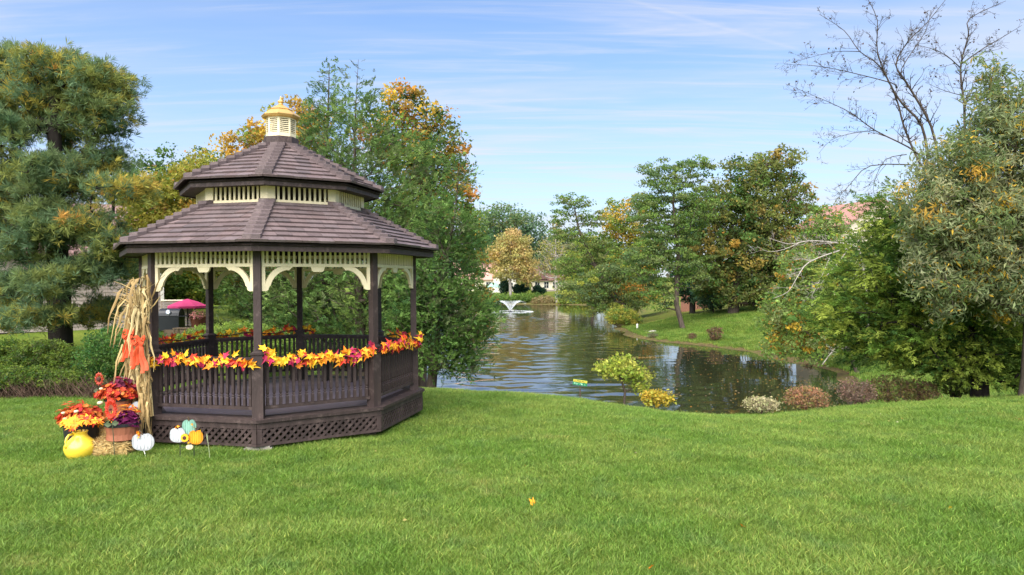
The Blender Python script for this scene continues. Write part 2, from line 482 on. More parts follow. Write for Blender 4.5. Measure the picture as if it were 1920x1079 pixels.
# wind ripples as real relief: livelier on the open water, still under the right bank
wxs = axis([(-30, -9, 1.5), (-9, 17, 0.24), (17, 32, 1.5)]); wys = axis([(17, 22, 1.0), (22, 62, 0.15), (62, 100, 0.34), (100, 152, 0.8)])
WXm, WYm = np.meshgrid(wxs, wys)
rw = np.random.default_rng(5); WZm = np.zeros(WXm.shape)
for q in range(22):
    lam = rw.uniform(0.6, 1.7)*(1.0 if q < 17 else 2.0); th_ = rw.normal()*0.55 + math.pi/2; kk = 2*math.pi/lam
    WZm += (0.021/kk)*np.sin(kk*(WXm*math.cos(th_)+WYm*math.sin(th_)) + rw.uniform(0, 6.28) + 0.8*np.sin(WXm*0.21+q)+0.6*np.sin(WYm*0.13+2*q))
gust = 0.5+0.5*np.sin(WYm*0.23+0.5*np.sin(WXm*0.3)+1.0)*np.cos(WXm*0.17+0.4*np.sin(WYm*0.19))
amp = (0.30+0.85*gust**1.5)*(0.12+0.88*sstep((9.5-WXm)/6.0))*sstep((lake_sd(WXm, WYm)*-1+0.5)/3.0)
WZm = WATER_Z + WZm*amp
wnx, wny = len(wxs), len(wys)
i2 = (np.arange(wny-1)[:, None]*wnx + np.arange(wnx-1)[None, :]).ravel()
tag(MB().add(np.stack([WXm, WYm, WZm], -1).reshape(-1, 3), np.stack([i2, i2+1, i2+wnx+1, i2+wnx], 1)).build('water', water_material(), smooth=True), 'rippled pond reflecting the sky and trees', 'pond', kind='structure')

# ---------------------------------------------------------------- lawn grass (stuff): tufts scattered over the near lawn
def grass_material():
    m = bpy.data.materials.new('grass_blades'); m.use_nodes = True
    n, l = m.node_tree.nodes, m.node_tree.links
    b = n['Principled BSDF']; out = n['Material Output']; b.inputs['Roughness'].default_value = 0.5; b.inputs['Specular IOR Level'].default_value = 0.25
    g = N(n, 'ShaderNodeNewGeometry')
    def noise(s, d, r=0.6, off=0.0):
        mp = N(n, 'ShaderNodeMapping'); mp.inputs['Location'].default_value = (off, off*0.7, 0); mp.inputs['Scale'].default_value = (1, 1, 0.2)
        l.new(g.outputs['Position'], mp.inputs[0])
        z = N(n, 'ShaderNodeTexNoise'); z.inputs['Scale'].default_value = s; z.inputs['Detail'].default_value = d; z.inputs['Roughness'].default_value = r
        l.new(mp.outputs[0], z.inputs[0]); return z.outputs[0]
    def mixc(f, a, bb):
        x = N(n, 'ShaderNodeMix', data_type='RGBA'); l.new(f, x.inputs['Factor'])
        for s, v in (('A', a), ('B', bb)):
            if isinstance(v, tuple): x.inputs[s].default_value = (*v, 1)
            else: l.new(v, x.inputs[s])
        return x.outputs['Result']
    def rng_(v, lo, hi, a=0.0, b_=1.0):
        x = N(n, 'ShaderNodeMapRange', interpolation_type='SMOOTHSTEP'); x.inputs['From Min'].default_value = lo; x.inputs['From Max'].default_value = hi
        x.inputs['To Min'].default_value = a; x.inputs['To Max'].default_value = b_; l.new(v, x.inputs[0]); return x.outputs[0]
    c = mixc(rng_(noise(0.55, 4), 0.37, 0.63), (0.145, 0.270, 0.042), (0.215, 0.325, 0.064))
    c = mixc(rng_(noise(1.9, 3, 0.6, 7), 0.48, 0.72, 0, 0.6), c, (0.125, 0.240, 0.060))     # bluish tussocks
    c = mixc(rng_(noise(1.0, 5, 0.7, 19), 0.55, 0.78, 0, 0.6), c, (0.36, 0.37, 0.12))      # dry patches
    at_ = N(n, 'ShaderNodeAttribute', attribute_name='Col')
    mu = N(n, 'ShaderNodeVectorMath', operation='MULTIPLY'); l.new(c, mu.inputs[0]); l.new(at_.outputs['Color'], mu.inputs[1])
    oi = N(n, 'ShaderNodeObjectInfo'); mr_ = N(n, 'ShaderNodeMapRange'); mr_.inputs['To Min'].default_value = 1.55; mr_.inputs['To Max'].default_value = 2.4; l.new(oi.outputs['Random'], mr_.inputs[0])
    sc_ = N(n, 'ShaderNodeVectorMath', operation='SCALE'); l.new(mu.outputs[0], sc_.inputs[0]); l.new(mr_.outputs[0], sc_.inputs['Scale'])
    l.new(sc_.outputs[0], b.inputs['Base Color'])
    t = N(n, 'ShaderNodeBsdfTranslucent'); l.new(sc_.outputs[0], t.inputs['Color'])
    mx = N(n, 'ShaderNodeMixShader'); mx.inputs[0].default_value = 0.42
    l.new(b.outputs[0], mx.inputs[1]); l.new(t.outputs[0], mx.inputs[2]); l.new(mx.outputs[0], out.inputs[0])
    return m
GRASS = grass_material()
tufts = bpy.data.collections.new('grass_tuft_shapes')
for k in range(6):
    mb = MB()
    nb = 34
    rr = np.sqrt(rng.random(nb))*0.105; aa = rng.random(nb)*6.283
    for j in range(nb):
        bx_, by_ = rr[j]*math.cos(aa[j]), rr[j]*math.sin(aa[j])
        h = rng.uniform(0.030, 0.075)*(1.35 if rng.random() < 0.12 else 1)
        lean = rng.uniform(0.2, 1.05)*h; la = aa[j] + rng.normal()*1.2
        w = rng.uniform(0.0026, 0.0050)
        ox, oy = math.cos(la), math.sin(la)
        fa = rng.random()*6.283
        sx, sy = math.cos(fa)*w, math.sin(fa)*w
        mid = (bx_+ox*lean*0.3, by_+oy*lean*0.3, h*0.62); tip = (bx_+ox*lean, by_+oy*lean, h)
        t_ = rng.uniform(0.33, 0.66); yl = rng.random()
        col = (t_*1.05, t_, t_*0.9) if yl > 0.10 else (t_*1.9, t_*1.35, t_*1.5)
        mb.add([(bx_-sx, by_-sy, -0.01), (bx_+sx, by_+sy, -0.01), (mid[0]+sx*.8, mid[1]+sy*.8, mid[2]), (mid[0]-sx*.8, mid[1]-sy*.8, mid[2]), tip], [(0, 1, 2, 3), (3, 2, 4)], col)
    o = bpy.data.objects.new('grass_tuft_shape', mb.mesh('grass_tuft', GRASS)); tufts.objects.link(o)
# the scatter sheet follows the lawn
lx = np.arange(-13.0, 16.01, 0.5); ly = np.arange(3.6, 21.01, 0.5)
LX, LY = np.meshgrid(lx, ly)
LZ = ground_z(LX, LY)
a0 = MB().add(np.stack([LX, LY, LZ+0.002], -1).reshape(-1, 3), np.zeros((0, 4), int))
k_ = (np.arange(len(ly)-1)[:, None]*len(lx) + np.arange(len(lx)-1)[None, :]).ravel()
qd = np.stack([k_, k_+1, k_+len(lx)+1, k_+len(lx)], 1)
cxm = LX.ravel()[qd].mean(1); cym = LY.ravel()[qd].mean(1)
keep = (cym < crest(cxm) + 2.2) & (np.hypot(cxm+4.17, cym-12.6) > 2.2) & ~((cxm < -9.4) & (cym > 15.0)) & (np.abs(cxm) < cym*0.78+3.5)
a0.f, a0.c, a0.m = [], [], []
a0.f.append(qd[keep]); a0.c.append(np.full((keep.sum(), 3), .5)); a0.m.append(np.zeros(keep.sum(), np.int32))
lawn_o = a0.build('grass', GRASS)
tag(lawn_o, 'short mown green grass blades covering the near lawn', 'grass', kind='stuff')
ng = bpy.data.node_groups.new('grass_scatter', 'GeometryNodeTree')
ng.interface.new_socket('Geometry', in_out='INPUT', socket_type='NodeSocketGeometry')
ng.interface.new_socket('Geometry', in_out='OUTPUT', socket_type='NodeSocketGeometry')
gi = ng.nodes.new('NodeGroupInput'); go = ng.nodes.new('NodeGroupOutput')
dp = ng.nodes.new('GeometryNodeDistributePointsOnFaces'); dp.inputs['Density'].default_value = 430; dp.inputs['Seed'].default_value = 3
ci = ng.nodes.new('GeometryNodeCollectionInfo'); ci.inputs['Collection'].default_value = tufts; ci.inputs['Separate Children'].default_value = True; ci.inputs['Reset Children'].default_value = True
ip = ng.nodes.new('GeometryNodeInstanceOnPoints'); ip.inputs['Pick Instance'].default_value = True
rv = ng.nodes.new('FunctionNodeRandomValue'); rv.data_type = 'FLOAT_VECTOR'; rv.inputs[0].default_value = (-0.12, -0.12, 0); rv.inputs[1].default_value = (0.12, 0.12, 6.283)
pn = ng.nodes.new('GeometryNodeInputPosition'); nz_ = ng.nodes.new('ShaderNodeTexNoise'); nz_.inputs['Scale'].default_value = 1.3; nz_.inputs['Detail'].default_value = 3
mr_ = ng.nodes.new('ShaderNodeMapRange'); mr_.inputs['From Min'].default_value = 0.3; mr_.inputs['From Max'].default_value = 0.7; mr_.inputs['To Min'].default_value = 0.65; mr_.inputs['To Max'].default_value = 1.3
rs = ng.nodes.new('FunctionNodeRandomValue'); rs.data_type = 'FLOAT'; rs.inputs[2].default_value = 0.75; rs.inputs[3].default_value = 1.3
mlt = ng.nodes.new('ShaderNodeMath'); mlt.operation = 'MULTIPLY'
L_ = ng.links.new
L_(gi.outputs[0], dp.inputs['Mesh']); L_(dp.outputs['Points'], ip.inputs['Points']); L_(ci.outputs[0], ip.inputs['Instance'])
L_(rv.outputs[0], ip.inputs['Rotation']); L_(pn.outputs[0], nz_.inputs['Vector']); L_(nz_.outputs[0], mr_.inputs[0])
L_(mr_.outputs[0], mlt.inputs[0]); L_(rs.outputs[1], mlt.inputs[1]); L_(mlt.outputs[0], ip.inputs['Scale']); L_(ip.outputs[0], go.inputs[0])
lawn_o.modifiers.new('scatter', 'NODES').node_group = ng
# rougher, longer grass on the right bank
bx2 = np.arange(6.0, 34.01, 0.6); by2 = np.arange(24.0, 68.01, 0.6)
BX, BY = np.meshgrid(bx2, by2); BZ = ground_z(BX, BY)
k2 = (np.arange(len(by2)-1)[:, None]*len(bx2) + np.arange(len(bx2)-1)[None, :]).ravel()
q2 = np.stack([k2, k2+1, k2+len(bx2)+1, k2+len(bx2)], 1)
sd2 = lake_sd(BX.ravel()[q2].mean(1), BY.ravel()[q2].mean(1))
q2 = q2[(sd2 > 0.9) & (sd2 < 15)]
bank_o = MB().add(np.stack([BX, BY, BZ], -1).reshape(-1, 3), q2).build('grass', GRASS)
tag(bank_o, 'rough longer grass on the sloping right bank of the pond', 'grass', kind='stuff')
ng2 = ng.copy(); ng2.name = 'bank_grass_scatter'
for nd_ in ng2.nodes:
    if nd_.bl_idname == 'GeometryNodeDistributePointsOnFaces': nd_.inputs['Density'].default_value = 42
    if nd_.bl_idname == 'ShaderNodeMapRange': nd_.inputs['To Min'].default_value = 1.2; nd_.inputs['To Max'].default_value = 3.4
bank_o.modifiers.new('scatter', 'NODES').node_group = ng2
# ================================================================ gazebo
GC = (-4.169, 12.607); TH = 0.1692; DZ = 0.5
RP = 2.351
BROWN = mat('brown_paint', srgb(63, 51, 48), 0.6, 0.30, 7, (1, 1, 0.22), 0.35, 40, rnd=0.16, wear=(srgb(104, 88, 82), 0.54, 0.78, 8))
BROWN_IN = BROWN
CREAM = mat('cream_paint', srgb(233, 217, 178), 0.5, 0.09, 6, bump=0.08, bscale=30, rnd=0.04, wear=(srgb(186, 168, 130), 0.58, 0.82, 7))
SHINGLE = mat('rubber_shingle', srgb(101, 87, 86), 0.62, 0.14, 22, (1, 0.3, 1), 0.35, 60, use_col=True, wear=(srgb(138, 124, 120), 0.58, 0.80, 7))
GOLD = mat('gold_metal_roof', srgb(206, 164, 98), 0.38, 0.10, 6, metallic=0.35, spec=0.5, wear=(srgb(170, 122, 60), 0.60, 0.85, 9))
DECK = mat('deck_board_paint', srgb(116, 104, 112), 0.42, 0.14, 5, (0.3, 1, 1), 0.2, 40, rnd=0.12)
CONC = mat('concrete_block', srgb(150, 143, 132), 0.9, 0.2, 12, bump=0.4)
gaz = empty('gazebo', (GC[0], GC[1], DZ), TH)
tag(gaz, 'octagonal brown and cream gazebo with two-tier shingle roof and gold-capped cupola', 'gazebo')
S8 = math.pi/4
APO = math.cos(S8/2)
def vert(k, r, z=0.0):
    return Vector((r*math.sin(k*S8), -r*math.cos(k*S8), z))
def side_place(k, r):
    a = (k+0.5)*S8
    return (r*APO*math.sin(a), -r*APO*math.cos(a), 0), a
def hl(r): return r*math.sin(S8/2)
def copy_mesh(name, me, parent, k, r, dx=0, dy=0, dz=0):
    """mesh built with x along side k, y inward"""
    loc, a = side_place(k, r)
    return link(name, me, parent, (loc[0]+dx*math.cos(a)-dy*math.sin(a), loc[1]+dx*math.sin(a)+dy*math.cos(a), dz), a)

# deck: radial boards in eight wedges
deck = MB().ring([(2.30, -0.20), (2.36, -0.052)], 8).build('deck', BROWN, gaz)
nb = 15
bw = RP*APO/nb
for k in range(8):
    for j in range(nb):
        y0, y1 = j*bw+0.003, (j+1)*bw-0.003
        t = math.tan(S8/2)
        m = MB()
        v = [(-y0*t+.002, -y0, -0.05), (y0*t-.002, -y0, -0.05), (y1*t-.002, -y1, -0.05), (-y1*t+.002, -y1, -0.05)]
        v += [(p[0], p[1], -0.02) for p in v]
        m.add(v, BOXF)
        m.build('deck_board', DECK, deck, rz=(k+0.5)*S8)
# rim boards, skirt frame and lattice
R2 = 2.552
H2 = hl(R2)
for k in range(8):
    rim = MB()
    a = H2; w = 0.36
    t = math.tan(S8/2)
    top = [(-a, 0), (a, 0), (a-w*t, w), (-a+w*t, w)]
    v = [(x, y, -0.065) for x, y in top] + [(x, y, -0.018) for x, y in top]
    rim.add(v, BOXF)
    loc, an = side_place(k, R2)
    rb = rim.build('deck_edge_board', BROWN, gaz, loc=loc, rz=an)
    sk = MB()
    yy = 0.035
    b_ = H2-0.02
    sk.box(-b_, b_, yy, yy+0.035, -0.155, -0.067)
    sk.box(-b_, b_, yy, yy+0.035, -0.412, -0.372)
    for s in (-1, 1):
        sk.box(s*(b_-0.035)-0.035, s*(b_-0.035)+0.035, yy-0.004, yy+0.030, -0.368, -0.160)
    skirt = sk.build('skirt_frame', BROWN, gaz, loc=loc, rz=an)
    lat = MB(); x0, x1, z0, z1 = -b_+0.06, b_-0.06, -0.376, -0.15
    hgt = z1-z0
    nn = 16
    for layer, sgn in ((0, 1), (1, -1)):
        for j in range(-3, nn+1):
            # slat centre line from (xs, z0) to (xs+sgn*hgt, z1)
            xs = x0 + (x1-x0)*j/nn + (0 if sgn > 0 else hgt)
            hw = 0.027
            def clip(xc):
                return [(xc-hw, z0), (xc+hw, z0), (xc+hw+sgn*hgt, z1), (xc-hw+sgn*hgt, z1)]
            poly = clip(xs)
            # clip to the panel in x (Sutherland-Hodgman)
            for lim, sg in ((x0, 1), (x1, -1)):
                out = []
                for q in range(len(poly)):
                    p, r_ = poly[q], poly[(q+1) % len(poly)]
                    ip_, ir_ = sg*(p[0]-lim) >= 0, sg*(r_[0]-lim) >= 0
                    if ip_: out.append(p)
                    if ip_ != ir_:
                        tt = (lim-p[0])/(r_[0]-p[0]); out.append((lim, p[1]+tt*(r_[1]-p[1])))
                poly = out
                if len(poly) < 3: break
            if len(poly) < 3: continue
            yl = yy + 0.004 + layer*0.012
            if k in (7, 0, 1):
                MB().prism(poly, yl, yl+0.011).build('lattice_slat', BROWN, skirt)
            else:
                lat.prism(poly, yl, yl+0.011)
    if lat.n:
        tag(lat.build('lattice', BROWN, skirt), kind='stuff')
for k in range(8):
    p = vert(k, 2.25)
    MB().box(p.x-0.10, p.x+0.10, p.y-0.10, p.y+0.10, -0.62, -0.2).build('pier_post', BROWN, gaz)
for j in range(-3, 4):
    MB().box(-2.1+abs(j)*0.1, 2.1-abs(j)*0.1, j*0.55-0.03, j*0.55+0.03, -0.36, -0.21).build('floor_joist', BROWN, gaz)
for k in (0, 4):
    p = vert(k, 2.36)
    MB().box(-0.2, 0.2, -0.1, 0.1, -0.58, -0.44).box(-0.17, 0.17, -0.085, 0.085, -0.439, -0.413).build('footing_block', CONC, gaz, loc=p, rz=k*S8)

# posts
for k in range(8):
    pm = MB()
    pm.box(-0.053, 0.053, -0.053, 0.053, 0.985, 2.50)
    pm.box(-0.080, 0.080, -0.080, 0.080, -0.018, 0.93)
    po = pm.build('post', BROWN, gaz, loc=vert(k, RP), rz=k*S8)
    cap = MB().box(-0.098, 0.098, -0.098, 0.098, 0.931, 0.955)
    cv = [(-0.09, -0.09, 0.956), (0.09, -0.09, 0.956), (0.09, 0.09, 0.956), (-0.09, 0.09, 0.956), (-0.056, -0.056, 0.984), (0.056, -0.056, 0.984), (0.056, 0.056, 0.984), (-0.056, 0.056, 0.984)]
    cap.add(cv, BOXF)
    cap.build('post_cap', BROWN, po)
HP = hl(RP)
SPAN = HP - 0.082          # half-length between pedestals
# railings on every side but the entrance (side 6)
bal = MB()
def rr(z0, z1, h0, h1):
    v = []
    for z, h in ((z0, h0), (z1, h1)):
        v += [(-h, -h, z), (h, -h, z), (h, h, z), (-h, h, z)]
    bal.add(v, BOXF)
rr(0.155, 0.272, 0.021, 0.021); rr(0.272, 0.290, 0.021, 0.012); rr(0.290, 0.304, 0.012, 0.022); rr(0.304, 0.318, 0.022, 0.012); rr(0.318, 0.345, 0.012, 0.020)
rr(0.345, 0.72, 0.020, 0.020); rr(0.72, 0.735, 0.020, 0.013); rr(0.735, 0.75, 0.013, 0.021); rr(0.75, 0.80, 0.021, 0.021)
BAL = bal.mesh('baluster', BROWN)
for k in (7, 0, 1, 2, 3, 4, 5):
    rl = MB()
    rl.box(-SPAN, SPAN, -0.035, 0.035, 0.105, 0.152)
    rl.box(-SPAN, SPAN, -0.035, 0.035, 0.803, 0.838)
    rl.prism([(-SPAN, 0.842), (SPAN, 0.842), (SPAN, 0.878), (-SPAN, 0.878)], -0.062, 0.062)
    loc, an = side_place(k, RP)
    rail = rl.build('railing', BROWN, gaz, loc=loc, rz=an)
    nbal = 17
    for j in range(nbal):
        x = -SPAN + (j+0.5)*2*SPAN/nbal
        link('baluster', BAL, rail, (x, 0, 0))
# frieze, trims, brackets, pendant
SP2 = HP - 0.058
strim = MB().box(0, 0.046, -0.022, 0.022, 1.90, 2.232)
def arc(cx, cz, r, a0, a1, n):
    return [(cx + r*math.cos(a0+(a1-a0)*i/n), cz + r*math.sin(a0+(a1-a0)*i/n)) for i in range(n+1)]
poly = [(0.050, 1.865), (0.095, 1.885)] + [(0.105, 1.93)] + arc(0.425, 1.885, 0.305, math.pi*0.93, math.pi*0.56, 9) + [(0.405, 2.178), (0.425, 2.205), (0.46, 2.232), (0.30, 2.232)] + arc(0.425, 1.885, 0.385, math.pi*0.66, math.pi*0.97, 8)
brk = MB().prism(poly, -0.02, 0.02)
brk.box(0.0, 0.0495, -0.024, 0.024, 1.868, 2.232)
BRK = brk.mesh('bracket', CREAM)
pbm = MB()
poly_m = [(-x, z) for x, z in poly][::-1]
pbm.prism(poly_m, -0.02, 0.02); pbm.box(-0.0495, 0.0, -0.024, 0.024, 1.868, 2.232)
BRKM = pbm.mesh('bracket', CREAM)
PEND = MB().prism([(-0.115, 2.232), (-0.10, 2.205), (-0.095, 2.18), (-0.07, 2.155), (0.07, 2.155), (0.095, 2.18), (0.10, 2.205), (0.115, 2.232)], -0.018, 0.018).mesh('pendant', CREAM)
FSLAT = MB().box(-0.0165, 0.0165, -0.009, 0.009, 2.284, 2.485).mesh('frieze_slat', CREAM)
for k in range(8):
    fr = MB()
    fr.box(-SP2, SP2, -0.026, 0.026, 2.234, 2.282)
    fr.box(-SP2, SP2, -0.022, 0.022, 2.486, 2.56)
    for s in (-1, 1):
        fr.box(s*(SP2-0.02)-0.02, s*(SP2-0.02)+0.02, -0.020, 0.020, 2.284, 2.485)
    loc, an = side_place(k, RP)
    fo = fr.build('frieze', CREAM, gaz, loc=loc, rz=an)
    for j in range(20):
        x = -SP2 + 0.045 + (j+0.5)*(2*SP2-0.09)/20
        link('frieze_slat', FSLAT, fo, (x, 0, 0))
    link('bracket', BRK, fo, (-SP2, 0, 0)); link('bracket', BRKM, fo, (SP2, 0, 0)); link('pendant', PEND, fo)
# roofs
def roof(name, rb, zb, rt, zt, ncourse, wsh, fas_h, soff_r, singles):
    root = MB().ring([(rb-0.03, zb-0.012), (rt, zt-0.012), (rt-0.02, zt-0.05), (rb-0.05, zb-0.05)], 8, cap=False).build(name, BROWN, gaz)
    for k in range(8):
        fa = MB(); h = hl(rb-0.085)
        fa.prism([(-h, zb-0.02), (h, zb-0.02), (h-0.004, zb-0.02-fas_h), (-h+0.004, zb-0.02-fas_h)], 0.0, 0.03)
        loc, an = side_place(k, rb-0.085)
        fa.build('fascia', BROWN, root, loc=loc, rz=an)
    MB().ring([(rb-0.125, zb-0.05-fas_h*0.55), (soff_r, zb-0.05-fas_h*0.55), (soff_r, zb-0.04-fas_h*0.55), (rb-0.125, zb-0.04-fas_h*0.55), (rb-0.125, zb-0.05-fas_h*0.55)], 8, cap=False).build('soffit', BROWN, root)
    # shingles: tilted tiles lapping down the slope; in side frame x along, y inward, z up
    ab, at_ = rb*APO, rt*APO
    t8 = math.tan(S8/2)
    rest = MB()
    L = math.hypot(ab-at_, zt-zb); ux, uz = (ab-at_)/L, (zt-zb)/L       # going up the slope: y += ux, z += uz
    nxn, nzn = -uz, ux                                                   # outward normal (y,z)
    ex = L/ncourse
    for k in range(8):
        for c in range(ncourse):
            s0 = c*ex - 0.012; s1 = (c+1)*ex + 0.02
            s1 = min(s1, L)
            hw0 = (ab - s0*ux)*t8; hw1 = (ab - s1*ux)*t8
            n_ = max(1, int(round(2*hw0/wsh)))
            cuts = [-hw0] + sorted(random.uniform(-0.05, 0.05)*wsh + (-hw0 + (j + (0.5 if c % 2 else 0.0))*2*hw0/n_) for j in range(1 if not c % 2 else 0, n_)) + [hw0]
            cuts = [cuts[0]] + [q for q in cuts[1:-1] if -hw0+0.06 < q < hw0-0.06] + [cuts[-1]]
            for j in range(len(cuts)-1):
                xa, xb = cuts[j]+0.002, cuts[j+1]-0.002
                xa1 = max(xa, -hw1); xb1 = min(xb, hw1)
                if xb1 - xa1 < 0.01:
                    xa1 = xb1 = max(min((xa+xb)/2, hw1), -hw1); xa1 -= 0.005; xb1 += 0.005
                th = 0.036 + random.uniform(-0.003, 0.005); th1 = 0.006
                ds = random.uniform(-0.006, 0.006)
                def P(x, s, o):
                    return (x, s*ux + nxn*o, zb + s*uz + nzn*o)
                v = [P(xa, s0+ds, 0), P(xb, s0+ds, 0), P(xb1, s1, 0), P(xa1, s1, 0), P(xa, s0+ds, th), P(xb, s0+ds, th), P(xb1, s1, th1), P(xa1, s1, th1)]
                tone = 0.5*random.uniform(0.80, 1.18)*(1.12 if random.random() < 0.08 else 1); tint = random.uniform(-0.02, 0.02)
                col = (tone+tint, tone, tone-tint*0.5)
                loc, an = side_place(k, rb)
                if k in singles:
                    MB().add(v, BOXF, col).build('shingle', SHINGLE, root, loc=loc, rz=an)
                else:
                    Mx = Matrix.Translation(loc) @ Matrix.Rotation(an, 4, 'Z')
                    rest.add([Mx @ Vector(p) for p in v], BOXF, col)
    tag(rest.build('shingle_courses', SHINGLE, root), kind='stuff')
    # hip caps: folded tiles lapping down each hip
    Lh = math.hypot(rb-rt, zt-zb); hx, hz = (rb-rt)/Lh, (zt-zb)/Lh
    ncap = ncourse + 1
    for k in range(8):
        for c in range(ncap):
            s0 = c*Lh/ncap - 0.012; s1 = (c+1)*Lh/ncap + 0.012
            cap = MB(); w0 = 0.125
            def Q(side, s, o):
                # point on the hip's side face; local x = tangent, y = outward radial
                r_ = rb - s*hx; z_ = zb + s*hz
                return Vector((side*w0, r_ - w0*abs(side)*t8*1.0, z_ + o + (0.0 if side == 0 else 0.003)))
            v = []
            for s, o in ((s0, 0.105), (s1, 0.052)):
                for side in (-1, 0, 1):
                    v.append(Q(side, s, o))
            for s, o in ((s0, 0.020), (s1, 0.008)):
                for side in (-1, 0, 1):
                    v.append(Q(side, s, o))
            f = [(0, 1, 4, 3), (1, 2, 5, 4), (6, 9, 10, 7), (7, 10, 11, 8), (0, 6, 7, 1), (1, 7, 8, 2), (3, 4, 10, 9), (4, 5, 11, 10), (0, 3, 9, 6), (2, 8, 11, 5)]
            tone = 0.5*random.uniform(0.88, 1.12)
            # outward radial is -y in the frame turned by k*S8
            cap.add([(p.x, -p.y, p.z) for p in v], [q[::-1] for q in f], (tone, tone, tone)).build('ridge_cap', SHINGLE, root, rz=k*S8)
    return root
lower = roof('lower_roof', 2.82, 2.585, 1.44, 3.30, 9, 0.24, 0.115, 2.30, (7, 0))
upper = roof('upper_roof', 1.82, 3.66, 0.30, 4.43, 9, 0.22, 0.105, 1.35, (7, 0))
# clerestory between the roofs
RC = 1.462
HC = hl(RC)
CSL = MB().box(-0.0175, 0.0175, -0.010, 0.010, 3.342, 3.590).mesh('clerestory_slat', CREAM)
for k in range(8):
    cm = MB()
    cm.box(-HC, HC, 0.0, 0.03, 3.28, 3.34); cm.box(-HC, HC, 0.0, 0.03, 3.592, 3.64)
    for s in (-1, 1):
        cm.box(min(s*HC, s*(HC-0.125)), max(s*HC, s*(HC-0.125)), 0.0, 0.03, 3.342, 3.590)
    loc, an = side_place(k, RC)
    co = cm.build('clerestory', CREAM, gaz, loc=loc, rz=an)
    for j in range(10):
        x = -HC+0.135 + (j+0.5)*(2*HC-0.27)/10
        link('clerestory_slat', CSL, co, (x, 0.016, 0))
# ceiling boards closing off the loft
MB().ring([(1.42, 3.63), (0.2, 4.38)], 8, cap=False).build('loft_lining', BROWN, gaz)
# cupola
cu = MB().ring([(0.318, 4.36), (0.305, 4.60), (0.25, 4.602)], 8).build('cupola', BROWN, gaz)
cb = MB()
RB = 0.262
for k in range(8):
    h = hl(RB)
    loc, an = side_place(k, RB)
    Mx = Matrix.Translation(loc) @ Matrix.Rotation(an, 4, 'Z')
    cb.box(-h, h, 0, 0.012, 4.602, 4.675, Mx); cb.box(-h, h, 0, 0.012, 4.925, 4.96, Mx)
    for s in (-1, 1):
        cb.box(min(s*h, s*(h-0.026)), max(s*h, s*(h-0.026)), 0, 0.012, 4.6755, 4.9245, Mx)
cb.build('cupola_body', CREAM, cu)
lv = MB().add([(-0.072, 0.0, 0), (0.072, 0.0, 0), (0.072, 0.012, 0.005), (-0.072, 0.012, 0.005), (-0.072, 0.0, 0.015), (0.072, 0.0, 0.015), (0.072, 0.012, 0.020), (-0.072, 0.012, 0.020)], BOXF)
LV = lv.mesh('louver', CREAM)
for k in range(8):
    for j in range(7):
        loc, an = side_place(k, RB)
        link('louver', LV, cu, (loc[0], loc[1], 4.684+j*0.0345), an)
MB().ring([(0.15, 4.60), (0.15, 4.95)], 8).build('cupola_shade_core', mat('painted_void_shade', (0.012, 0.011, 0.010), 0.9), cu)  # near-black core added as painted shade behind the louvers
gr = MB().ring([(0.27, 4.948), (0.325, 4.962), (0.338, 4.985), (0.345, 4.99), (0.345, 5.002), (0.20, 5.105)], 8, cap=True)
gr.build('cupola_roof', GOLD, cu)
MB().ring([(0.21, 5.104), (0.215, 5.112), (0.06, 5.205), (0.04, 5.21)], 8).build('cupola_roof', GOLD, cu)
MB().ring([(0.03, 5.205), (0.045, 5.215), (0.045, 5.225), (0.03, 5.235), (0.05, 5.25), (0.056, 5.268), (0.045, 5.288), (0.022, 5.30), (0.014, 5.315), (0.018, 5.33), (0.012, 5.35), (0.002, 5.372)], 16).build('finial', GOLD, cu, smooth=True)
# built-in bench along the back
for k in (3, 4):
    h = hl(1.95)
    bo_ = MB().box(-h, h, 0.0, 0.38, 0.405, 0.428).build('bench', BROWN, gaz, loc=side_place(k, 1.95)[0], rz=side_place(k, 1.95)[1])
    for j in range(3):
        MB().box(-h+j*0.03, h-j*0.03, j*0.13, j*0.13+0.12, 0.43, 0.465).build('seat_board', BROWN, bo_)
    for x in (-h*0.8, 0, h*0.8):
        MB().box(x-0.03, x+0.03, 0.05, 0.33, -0.018, 0.404).build('leg', BROWN, bo_)
# ================================================================ vegetation
def unit(v):
    return v/np.maximum(np.linalg.norm(v, axis=-1, keepdims=True), 1e-9)
def frames(d, rs):
    """orthonormal frames with x along d and a random roll"""
    d = unit(d)
    r = unit(rs.normal(size=d.shape))
    a = unit(np.cross(d, r)); b = np.cross(d, a)
    return np.stack([d, a, b], -1)
def stamp(mb, pv, pf, pos, fr, scl, col, jit, rs, mi=0):
    """copies of a small shape (verts pv, faces pf) at pos with frames fr; one colour per copy, a little jitter per face"""
    n, k = len(pos), len(pv)
    if n == 0: return
    v = np.einsum('nij,kj->nki', fr, pv)*np.reshape(scl, (-1, 1, 1)) + pos[:, None, :]
    off = (np.arange(n)*k)[:, None, None]
    f = (pf[None] + off).reshape(-1, pf.shape[1])
    m = len(pf)
    c = np.repeat(np.asarray(col), m, 0)*(1 + rs.uniform(-jit, jit, (n*m, 1)))
    mb.add(v.reshape(-1, 3), f, c, mi)
